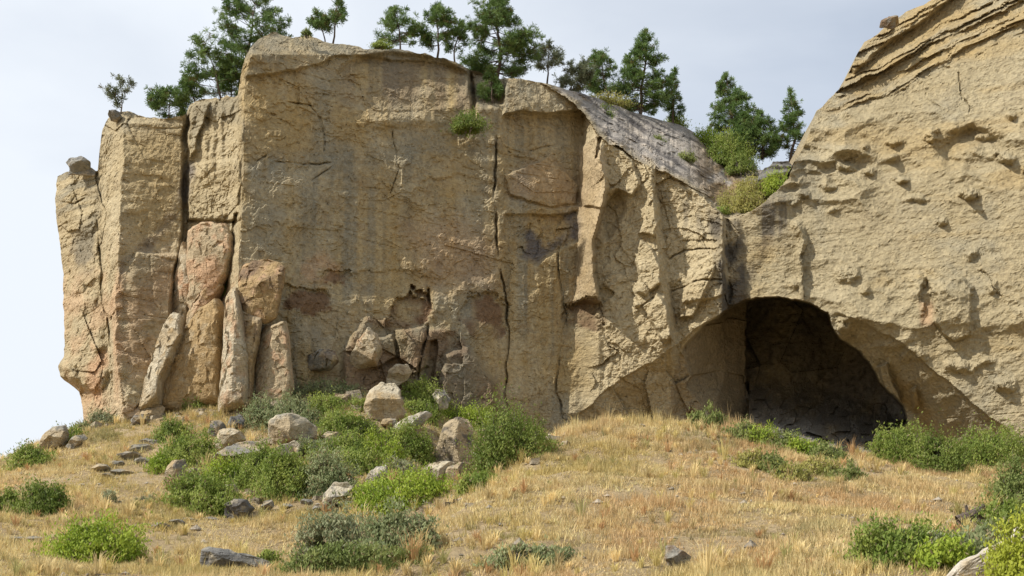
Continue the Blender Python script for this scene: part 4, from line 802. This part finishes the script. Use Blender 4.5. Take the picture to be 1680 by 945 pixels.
BU = [
 ('low green bush on the far left skyline', 9, 54, 489, 512, 'green'), ('green bush growing over the pale skyline rock', 56, 86, 465, 488, 'green'), ('small bush at the top of left skyline near the cliff', 80, 101, 460, 474, 'sage'),
 ('dark rounded bush on the dry left slope', 20, 67, 525, 565, 'deep'), ('bush cut by the left edge of the picture', -18, 15, 534, 559, 'green'), ('big bright green bush at the bottom left', 50, 148, 569, 614, 'bright'),
 ('lone dark round bush on the slope under the left buttress', 169, 208, 458, 483, 'deep'), ('broad bush rising behind the upright two toned boulder', 182, 236, 474, 512, 'green'), ('small bright bush left of the upright two toned boulder', 162, 190, 497, 518, 'bright'),
 ('wide dense bush above the charcoal boulder', 190, 258, 514, 562, 'green'), ('bush hugging the long curved grey slab', 226, 262, 504, 532, 'bright'), ('bush between curved grey slab and pale tilted slab', 252, 296, 484, 526, 'green'),
 ('tall round bush against the rounded ochre slab of the cliff', 205, 236, 412, 450, 'deep'), ('pale dusty bush at the foot of the far left buttress', 99, 126, 448, 466, 'grey'), ('little pale plant on rock at the left cliff foot', 149, 162, 431, 446, 'sage'),
 ('brightest high bush at the foot of the big wall', 382, 438, 382, 416, 'bright'), ('small bush on the talus left of the brightest high bush', 332, 364, 402, 420, 'green'), ('pale sage bush below the short sunlit block', 266, 334, 430, 464, 'sage'),
 ('sage bush on the talus above the dark brown slab', 318, 388, 416, 436, 'sage'), ('green bush left of the dark brown slab', 334, 374, 429, 452, 'green'), ('green bush behind the big rounded boulder', 348, 402, 448, 478, 'green'), ('small bush between pale stone and the largest boulder', 376, 414, 456, 476, 'deep'),
 ('bush behind the small mottled upright stone', 442, 488, 414, 446, 'green'), ('dark bush against the wall right of mottled stone', 484, 532, 416, 446, 'deep'), ('sage bush right of the big rounded boulder', 324, 366, 476, 502, 'sage'), ('sage green bush between pale stone and flat slab', 358, 402, 472, 502, 'green'),
 ('wide low bush above the pale lichened rock', 280, 342, 500, 546, 'green'), ('sage bush adjoining the wide low bush', 328, 389, 496, 542, 'sage'), ('bright bush below the long pale flat slab', 394, 440, 474, 508, 'bright'), ('olive bush left of the triangular boulder', 426, 470, 462, 500, 'green'),
 ('big dark bush shaded by the tall triangular boulder', 512, 592, 444, 510, 'deep'), ('bush rising behind the triangular boulder', 500, 560, 436, 470, 'green'), ('fringe bush trailing down from flat topped rock', 500, 540, 516, 536, 'green'),
 ('brightest round bush in the centre of slope', 392, 488, 514, 559, 'bright'), ('broad pale sage bush below the brightest round bush', 330, 412, 560, 614, 'grey'), ('sage bush at the left edge of the mound', 398, 470, 552, 606, 'sage'), ('greener low bush along the bottom edge', 326, 452, 596, 626, 'weed'),
 ('small blue green bush at the bottom of the mound', 538, 620, 597, 620, 'sage'), ('tiny bush by the lichened slab at bottom edge', 284, 304, 602, 620, 'green'), ('small bush on the scrub left of the largest boulder', 380, 404, 432, 450, 'green'),
 ('low bush between tall round bush and pale sage bush', 300, 350, 446, 470, 'sage'), ('low bright bush under the long pale flat slab', 420, 470, 470, 496, 'green'), ('low green bush below big rounded boulder', 330, 380, 484, 506, 'green'),
 ('green bush in front of the sage bush by pale stone', 366, 420, 488, 518, 'green'), ('dusty bush left of flat topped rock', 420, 456, 500, 522, 'grey'), ('low bush right of the largest tan boulder', 444, 480, 436, 458, 'green'),
 ('green bush uphill of the triangular boulder', 476, 540, 440, 466, 'bright'), ('low bush trailing left of brightest round bush', 404, 436, 524, 548, 'green'), ('bush spilling down right of the dark shaded bush', 560, 604, 466, 498, 'green'),
 ('low bush on the slope under the curved grey slab', 250, 290, 512, 536, 'green'), ('small sage clump on the open left slope', 112, 126, 536, 552, 'grey'), ('small pale clump above the big bright bush', 150, 166, 540, 552, 'grey'),
 ('low green growth at the upper end of the crest strip', 794, 832, 463, 482, 'weed'), ('second green clump down the crest strip', 816, 852, 466, 488, 'bright'), ('middle green clump of the crest strip', 838, 874, 471, 494, 'weed'),
 ('fourth green clump down the crest strip', 860, 898, 478, 500, 'bright'), ('green growth at the lower end of crest strip by the cave floor', 884, 922, 485, 505, 'weed'),
 ('olive tuft left under the crest strip', 802, 836, 492, 512, 'yellow'), ('olive tuft in the middle under the crest strip', 830, 866, 497, 520, 'weed'), ('yellow tuft lowest under the crest strip', 850, 884, 508, 528, 'yellow'), ('yellow green tuft right under the crest strip', 876, 916, 500, 520, 'yellow'), ('olive tuft at the right end of the mound growth', 908, 942, 508, 528, 'weed'),
 ('sage bush under the right foot of the cave arch', 962, 1016, 466, 508, 'green'), ('dark bush left of the right corner hollow', 1006, 1062, 474, 520, 'deep'), ('grey green bush at the foot of the right dome', 1048, 1124, 466, 512, 'green'), ('tall green bush at the right edge', 1084, 1150, 505, 566, 'weed'),
 ('green bush below the dead stump', 944, 1030, 570, 622, 'green'), ('bright green bush in front of the pale corner rock', 1010, 1060, 588, 626, 'bright'), ('sage bush right of the dead stump', 1018, 1100, 578, 620, 'sage'), ('green bush behind the dead stump', 1074, 1112, 545, 580, 'green'), ('dark twiggy bush behind the pale corner rock', 1086, 1130, 560, 600, 'deep'),
]
for k, (lab, a, b_, c_, e_, kind) in enumerate(BU):
    bush(lab, a, b_, c_, e_, kind, 500 + k)
bush('yellow green leafy sprig over the pale corner rock', 1082, 1140, 560, 606, 'lime', 601, d=36.0, name='sprig', leaf=.12, group='lime leaved sprigs in the corner', dens=.35)
bush('lime sprig at the very bottom right corner', 1096, 1150, 588, 630, 'lime', 602, d=35.0, name='sprig', leaf=.12, group='lime leaved sprigs in the corner', dens=.5)
for k, (lab, x, y0, y1) in enumerate([('tall green weed standing on the mound crest', 776, 443, 470), ('shorter brown green weed left of the tall weed', 762, 449, 468), ('leafy weed right of the tall weed', 790, 452, 470)]):
    bush(lab, x - 9, x + 9, y0, y1, 'weed', 620 + k, name='weed', dens=1.0, group='weeds on the mound crest', upright=1.5, leaf=.2)
# shrubs that grow on the ledges, slab and saddle
for k, (lab, a, b_, c_, e_, dd, kind) in enumerate([
 ('dark shrub clinging to the wall below the notch', 496, 532, 123, 143, 99.3, 'deep'), ('small dark shrub at the top of the slab edge', 654, 672, 114, 138, 108.5, 'deep'), ('low shrub in the crevice behind the pink slab', 236, 256, 308, 326, 94.2, 'green'),
 ('bright shrub at the top of the slab right of the pines', 752, 790, 140, 164, 117.5, 'bright'), ('large olive shrub on the slope beneath the two right pines', 770, 822, 148, 184, 115.5, 'green'), ('dark shrub at the foot of the slope by the gully', 796, 826, 168, 190, 113, 'deep'),
 ('yellow green shrub in the saddle grass', 806, 836, 192, 218, 107, 'yellow'), ('small green shrub at the lip of the saddle', 780, 796, 222, 236, 103.4, 'green'), ('bright green tuft at the edge of the dome in the saddle', 838, 868, 186, 214, 106, 'bright'),
 ('grassy clump filling the bottom of the saddle', 786, 832, 208, 238, 104.2, 'yellow'), ('low shrub on slab beneath the small conical pine', 726, 752, 126, 140, 119, 'green'), ('yellow shrub along the slab top under the dense pine', 644, 690, 102, 116, 112, 'yellow'),
 ('small tuft halfway down the slab', 706, 726, 148, 158, 109.5, 'weed'), ('second small tuft lower down the slab', 742, 760, 166, 178, 107.4, 'weed'), ('round low shrub on the cliff top left of pair of pines', 330, 340, 31, 40, 95.5, 'weed'), ('low green shrub on top between two open pines', 406, 430, 44, 54, 100, 'green')]):
    bush(lab, a, b_, c_, e_, kind, 650 + k, d=dd, name='ledge_shrub', group='shrubs on the ledges and saddle', dens=1.4)

# ------------------------------------------------------------------ pines
def pine(label, x, y0, y1, wpx, d, style, seed, lean=0.0, dens=1.0, tone=0):
    r = np.random.default_rng(seed); m_ = d / F
    b = world(np.float64(x), np.float64(y1), d); base = np.array([b[0], d, b[2] - .15]); H = (y1 - y0) * m_; W = wpx * (1.05 if style in ('cone', 'dense') else 1.18) * m_
    t_ = thing('pine_tree', label, 'tree', base, 'pines along the cliff top')
    # trunk
    k = 7; zz = np.linspace(0, 1, k); bend = r.normal(0, .02, (k, 2)).cumsum(0) * H * (2.2 if style == 'bonsai' else 1)
    tp = np.stack([bend[:, 0] + lean * W * zz ** 1.2, bend[:, 1], zz * H * (.97)], 1); tp[0, :2] = 0
    r0 = max(.06, .022 * H)
    tv_, tf_ = tube(tp, r0, .02, 7); mesh_obj('trunk', tv_, tf_, M_BARK, t_, smooth=True)
    lo = dict(cone=.14, dense=.06, open=.34, bonsai=.3, gnarl=.12, round=.2)[style]
    nb = int(dict(cone=30, dense=52, open=20, bonsai=9, gnarl=26, round=30)[style] * (.6 + .1 * H))
    limb = Soup(); tips = []
    for i in range(nb):
        q = lo + (1 - lo) * (i + r.uniform(0, 1)) / nb; z = q * H * .96
        prof = dict(cone=(1 - q) * 1.05 + .07, dense=min(1, (1 - q) * 1.45 + .07) * (.7 + .3 * min(1, q * 4)), open=max(.18, min(1, (1.02 - q) * 2.2)), bonsai=max(.45, 1 - abs(q - .6) * 1.0), gnarl=max(.3, 1 - abs(q - .4) * 1.1), round=max(.12, min(1, (1.02 - q) * 1.9) * min(1, .35 + q * 1.6)))[style]
        ln = W * .5 * prof * r.uniform(.65, 1.1); az = r.uniform(0, 2 * np.pi)
        p0 = np.array([np.interp(z, tp[:, 2], tp[:, j]) for j in range(3)])
        up_ = dict(cone=.05, dense=.12, open=.35, bonsai=.3, gnarl=.3, round=.25)[style] + r.normal(0, .12) + .5 * (q - .5)
        dv = np.array([math.cos(az), math.sin(az), up_])
        mid = p0 + dv * ln * .5 + np.array([0, 0, -.05 * ln]); end = p0 + dv * ln + np.array([0, 0, .10 * ln])
        limb.add(*tube([p0, mid, end], max(.018, r0 * .38 * (1 - .7 * q)), .012, 4))
        nt2 = max(2, int(ln / .12 * dens))
        for j in range(nt2):
            s = r.uniform(.5, 1.05) if style in ('open', 'bonsai', 'gnarl') else r.uniform(.42, 1.05)
            pp = p0 + (mid - p0) * min(1, s * 2) if s < .5 else mid + (end - mid) * (s - .5) * 2
            sd = np.array([-dv[1], dv[0], 0]) * r.normal(0, .20) * ln * (.4 + s) + np.array([0, 0, r.normal(.05, .09)]) * min(1.2, ln)
            tips.append(pp + sd)
            if r.random() < .4: limb.add(*tube([pp - (dv * .12 * ln), pp + sd], .012, .006, 3))
    tips.append(tp[-1] + np.array([0, 0, .02]))
    limb.build('limb', M_BARK, t_, (0, 0, 0))['kind'] = 'stuff'
    tips = np.array(tips); n = len(tips); nn_ = 24
    R_ = .36 * r.uniform(.7, 1.25, n)
    dr = rand_dir(r, n * nn_).reshape(n, nn_, 3); dr[..., 2] = dr[..., 2] * .8 + .30; _o = tips - np.array([0, 0, 1.]) * tips[:, 2:3]; _o = _o / (np.linalg.norm(_o, axis=1, keepdims=True) + .15); dr[..., :2] += .55 * _o[:, None, :2]; dr /= np.linalg.norm(dr, axis=2, keepdims=True)
    c0 = tips[:, None] + dr * .03; c1 = tips[:, None] + dr * R_[:, None, None] * r.uniform(.7, 1.1, (n, nn_, 1))
    sw = np.cross(dr, rand_dir(r, n * nn_).reshape(n, nn_, 3)); sw /= np.linalg.norm(sw, axis=2, keepdims=True) + 1e-9; sw *= .024
    v = np.stack([c0 - sw * .5, c0 + sw * .5, c1 + sw * .8, c1 - sw * .8], 2).reshape(-1, 3)
    f = np.arange(len(v)).reshape(-1, 4)
    g0, g1 = (np.array([.085, .15, .04]), np.array([.20, .28, .085])) if tone == 0 else (np.array([.12, .145, .08]), np.array([.22, .235, .14]))
    cl_ = np.clip(.45 + .5 * vnoise(tips[:, 0] * 1.2 + seed, tips[:, 1] * 1.2, tips[:, 2] * 1.2, seed) + r.normal(0, .2, n), 0, 1)
    col = (g0 + (g1 - g0) * cl_[:, None]); yl = r.random(n) < .06; col[yl] = np.array([.15, .13, .045])
    mesh_obj('crown', v, f, M_NEEDLE, t_, col=np.repeat(col, nn_ * 4, 0))
    return t_
PN = [
 ('tiny bent pine alone on the left cliff corner', 131, 93, 125, 42, 96.0, 'bonsai', 0, .9, 1), ('low spreading pine on the left buttress top', 184, 100, 130, 50, 98.5, 'gnarl', 0, 1.3, 0), ('gnarled open pine leaning left beside the tall cliff corner', 243, 50, 112, 66, 96.8, 'gnarl', -.25, .8, 0),
 ('tall pine rising past the frame beside the cliff corner', 264, -6, 104, 78, 98.0, 'gnarl', .15, 1.25, 0), ('slim leaning pine, left of the thin pair on the cliff top', 356, 9, 46, 22, 99, 'open', -.35, 1.2, 0), ('slim straight pine, right of the thin pair on the cliff top', 364, -6, 47, 26, 99.3, 'open', .1, 1.1, 0),
 ('round open crowned pine in the middle of the cliff top', 438, 6, 56, 48, 102, 'round', -.1, .9, 0), ('pine with bare lower trunk next to the big dense pine', 478, 3, 64, 40, 103, 'round', 0, 1.1, 0), ('thin young pine tight against the big dense pine', 498, 22, 70, 20, 103.5, 'open', .1, 1.0, 0),
 ('biggest dense pine at the notch in cliff top', 543, -14, 86, 84, 106, 'dense', 0, 1.15, 0), ('small bright pine growing in the notch below the big dense pine', 539, 72, 110, 34, 103.2, 'cone', 0, 1.3, 0), ('pale thin pine right of the big dense pine', 598, 43, 96, 28, 109, 'open', .05, 1.1, 1),
 ('pale low pine leaning right above the slab', 620, 68, 106, 42, 110, 'round', .35, 1.0, 1), ('bushy round pine left half of the dense clump above slab', 668, 56, 116, 48, 114, 'round', -.1, 1.2, 0), ('tall pine with tufted top in the dense clump above slab', 700, 29, 126, 58, 115, 'dense', 0, 1.1, 0),
 ('small conical pine at the right of the dense clump', 736, 74, 134, 26, 118, 'cone', 0, 1.3, 0), ('full rounded pine at the head of the saddle', 802, 73, 158, 52, 121, 'dense', 0, 1.1, 0), ('low pine between the two tall saddle pines', 834, 116, 172, 40, 118, 'dense', 0, 1.0, 0), ('narrow conical pine against the right dome', 864, 89, 176, 44, 118, 'cone', 0, 1.35, 0),
 ('small pine in front of the full rounded saddle pine', 812, 122, 172, 36, 117, 'dense', 0, 1.0, 0), ('little pine at the base of the gnarled pines', 214, 84, 112, 24, 98, 'gnarl', -.2, 1.0, 0), ('dark low pine at the foot of the tall corner pine', 252, 66, 108, 34, 97.5, 'gnarl', 0, 1.1, 0),
]
for k, (lab, x, y0, y1, wp, d, stl, ln, ds, tn) in enumerate(PN):
    pine(lab, x, y0, y1, wp, d, stl, 700 + k, ln, ds, tn)

# ------------------------------------------------------------------ dead stump
dS = hit(1062, 575); mS = dS / F; pS = world(np.float64(1062), np.float64(576.), dS)
st_ = thing('tree_stump', 'weathered dark dead stump lying in dry grass at the right', 'stump', pS)
sp = Soup(); rS = np.random.default_rng(3)
for (a, b_, r0, r1) in [((-.6, 0, .25), (.45, .1, .75), .26, .2), ((.1, .1, .5), (.55, .2, .98), .18, .1), ((-.1, 0, .35), (-.25, -.1, .95), .15, .06), ((.2, 0, .2), (.05, -.3, -.2), .2, .12), ((.3, .1, .5), (.62, 0, .35), .16, .07)]:
    a, b_ = np.array(a), np.array(b_); sp.add(*tube([a, a * .6 + b_ * .4 + rS.normal(0, .04, 3), b_ + rS.normal(0, .03, 3)], r0, r1, 9))
sp.build('stump_wood', bark_mat('dead_wood', (.03, .022, .018), (.16, .12, .09)), st_, (0, 0, 0))

# ------------------------------------------------------------------ dry grass
r = np.random.default_rng(99)
nT = 130000
# even spread over what the lens looks at: rows and columns of the slope
dd = 38 + (100 - 38) * r.random(nT) ** .8; xx = (r.random(nT) - .5) * 2 * (dd * .56 + 5)
keep = np.ones(nT, bool)
dn = fbm(xx * .18, dd * .18, 0 * xx, 4, 401); dn2 = fbm(xx * .7, dd * .7, 0 * xx, 3, 403); keep &= (r.random(nT) < np.clip(.85 + 1.3 * dn + 1.0 * dn2, .16, 1))
xx, dd, dn = xx[keep], dd[keep], dn[keep]; zz = hground(xx, dd); n = len(xx)
nb = 7
gh = np.clip(.27 + .42 * fbm(xx * .45, dd * .45, 0 * xx + 3, 4, 411, .65), .07, .8) * np.exp(r.normal(0, .22, n))
crest = np.exp(-((dd - 84) / 5.0) ** 2) * (xx > 3) * (xx < 18); gh = gh * (1 + 1.2 * crest)
ang = r.uniform(0, 2 * np.pi, (n, nb)); of = r.normal(0, .10, (n, nb, 2)); hgt = gh[:, None] * r.uniform(.5, 1.25, (n, nb)); ben = r.uniform(.15, 1.0, (n, nb)) * hgt * np.where(gh > .45, .5, 1.25)[:, None]
b0 = np.stack([xx[:, None] + of[..., 0], dd[:, None] + of[..., 1], zz[:, None] + 0 * ang - .04], -1)
tip = b0 + np.stack([np.cos(ang) * ben, np.sin(ang) * ben, hgt], -1)
sw = np.stack([-np.sin(ang), np.cos(ang), 0 * ang], -1) * .024
vv = np.stack([b0 - sw, b0 + sw, tip], 2).reshape(-1, 3)
hue = fbm(xx * .16, dd * .16, 0 * xx + 7, 4, 421)[:, None]; hue2 = fbm(xx * .5, dd * .5, 0 * xx + 7, 3, 431)[:, None]
gcx = np.array([.76, .605, .31]) + hue2 * np.array([.10, .09, .05]); gcx = blend(gcx, np.array([.60, .48, .20]), np.clip(hue[:, 0] * 3, 0, 1)); gcx = blend(gcx, np.array([.62, .41, .21]), .7 * np.clip(-hue[:, 0] * 3 - .1, 0, 1))
gcx = blend(gcx, np.array([.24, .25, .11]), .6 * (r.random(n) < .08) + .5 * np.clip(fbm(xx * .25, dd * .25, 0 * xx + 9, 3, 441) * 3 - .8, 0, 1))
gcx = gcx * r.uniform(.7, 1.12, (n, 1))
go = mesh_obj('grass', vv, np.arange(len(vv)).reshape(-1, 3), M_GRASS, col=np.repeat(np.clip(gcx, .03, .75), nb * 3, 0))
go['kind'] = 'stuff'
# tussocks: fountains of longer blades
nK = 4200; dk = 40 + 52 * r.random(nK) ** .8; xk = (r.random(nK) - .5) * 2 * (dk * .54 + 4); gk = fbm(xk * .22 + 50, dk * .22, 0 * xk, 4, 451); okk = r.random(nK) < np.clip(.35 + 2.2 * gk, .03, 1); xk, dk, gk = xk[okk], dk[okk], gk[okk]; nK = len(xk); zk = hground(xk, dk); nb = 34
sc_ = np.exp(r.normal(-.55, .35, nK))[:, None]; an = r.uniform(0, 2 * np.pi, (nK, nb)); hk = sc_ * r.uniform(.45, 1.1, (nK, nb)); bk = hk * r.uniform(.1, .85, (nK, nb))
b0 = np.stack([xk[:, None] + np.cos(an) * sc_ * .16 * r.random((nK, nb)), dk[:, None] + np.sin(an) * sc_ * .16 * r.random((nK, nb)), zk[:, None] + 0 * an - .03], -1)
md = b0 + np.stack([np.cos(an) * bk * .45, np.sin(an) * bk * .45, hk * .7], -1); tp_ = b0 + np.stack([np.cos(an) * bk, np.sin(an) * bk, hk * .92], -1); sw = np.stack([-np.sin(an), np.cos(an), 0 * an], -1) * .016
vk = np.stack([b0 - sw, b0 + sw, md + sw, tp_, md - sw], 2).reshape(-1, 3); q_ = np.arange(nK * nb)[:, None] * 5; fk = np.concatenate([q_ + np.array([[0, 1, 2]]), q_ + np.array([[0, 2, 4]]), q_ + np.array([[4, 2, 3]])], 0)
ck = np.array([.76, .605, .30]) * r.uniform(.65, 1.15, (nK, 1)); ck = blend(ck, np.array([.52, .30, .14]), .8 * (r.random(nK) < .22)); ck = blend(ck, np.array([.34, .34, .12]), .8 * (r.random(nK) < .16)); ck = blend(ck, np.array([.62, .52, .20]), .8 * (r.random(nK) < .25))
tk = mesh_obj('tall_grass', vk, fk, M_GRASS, col=np.repeat(ck, nb * 5, 0)); tk['kind'] = 'stuff'
# rubble between the boulders
nR = 900; pxr = r.uniform(225, 540, nR); pyr = r.uniform(436, 560, nR); V_, F_, C_ = [], [], []
from itertools import product
bx = np.array(list(product((-1, 1), repeat=3)), float); bf = np.array([(0, 1, 3, 2), (4, 6, 7, 5), (0, 4, 5, 1), (2, 3, 7, 6), (0, 2, 6, 4), (1, 5, 7, 3)])
okr = fbm(pxr * .03, pyr * .03, 0 * pxr, 3, 461) > -.1
xb_ = r.uniform(92, 620, 520); yb_ = np.interp(xb_, [90, 150, 260, 330, 450, 550, 620], [463, 456, 447, 436, 432, 474, 476]) + r.exponential(6, 520)
for x_, y_ in zip(np.append(pxr[okr], xb_), np.append(pyr[okr], yb_)):
    d_ = hit(x_, y_)
    if d_ > 108: continue
    p_ = world(np.float64(x_), np.float64(y_), d_); s_z = float(np.exp(r.normal(-1.9, .55))); a_ = r.uniform(0, 6.28)
    v_ = bx * r.uniform(.55, 1.1, (8, 3)) * s_z * np.array([1.2, .9, .65]); v_ = np.stack([v_[:, 0] * math.cos(a_) - v_[:, 1] * math.sin(a_), v_[:, 0] * math.sin(a_) + v_[:, 1] * math.cos(a_), v_[:, 2]], -1)
    F_.append(bf + 8 * len(V_)); V_.append(v_ + p_ + np.array([0, 0, .15 * s_z])); C_.append(np.repeat((np.array([.37, .31, .22]) * r.uniform(.55, 1.2))[None], 8, 0))
ru = mesh_obj('rubble', np.concatenate(V_), np.concatenate(F_), M_BOULDER, col=np.concatenate(C_)); ru['kind'] = 'stuff'
# litter: small stones on bare patches
nS = 1100; dd = 40 + 55 * r.random(nS); xx = (r.random(nS) - .5) * 2 * (dd * .46); ok = fbm(xx * .18, dd * .18, 0 * xx, 4, 401) < -.02
xx, dd = xx[ok], dd[ok]; zz = hground(xx, dd); n = len(xx)
ico = np.array([(1, 0, 0), (-1, 0, 0), (0, 1, 0), (0, -1, 0), (0, 0, 1), (0, 0, -1)], float); icf = np.array([(0, 2, 4), (2, 1, 4), (1, 3, 4), (3, 0, 4), (2, 0, 5), (1, 2, 5), (3, 1, 5), (0, 3, 5)])
sz = np.exp(r.normal(-2.3, .5, n)); v = ico[None] * sz[:, None, None] * r.uniform(.6, 1.3, (n, 6, 1)) * np.array([1.2, 1, .7]); v = v + np.stack([xx, dd, zz + sz * .2], -1)[:, None]
cS = np.array([.36, .31, .24]) * r.uniform(.6, 1.25, (n, 1))
so = mesh_obj('gravel', v.reshape(-1, 3), (icf[None] + (np.arange(n) * 6)[:, None, None]).reshape(-1, 3), M_BOULDER, col=np.repeat(cS, 6, 0)); so['kind'] = 'stuff'
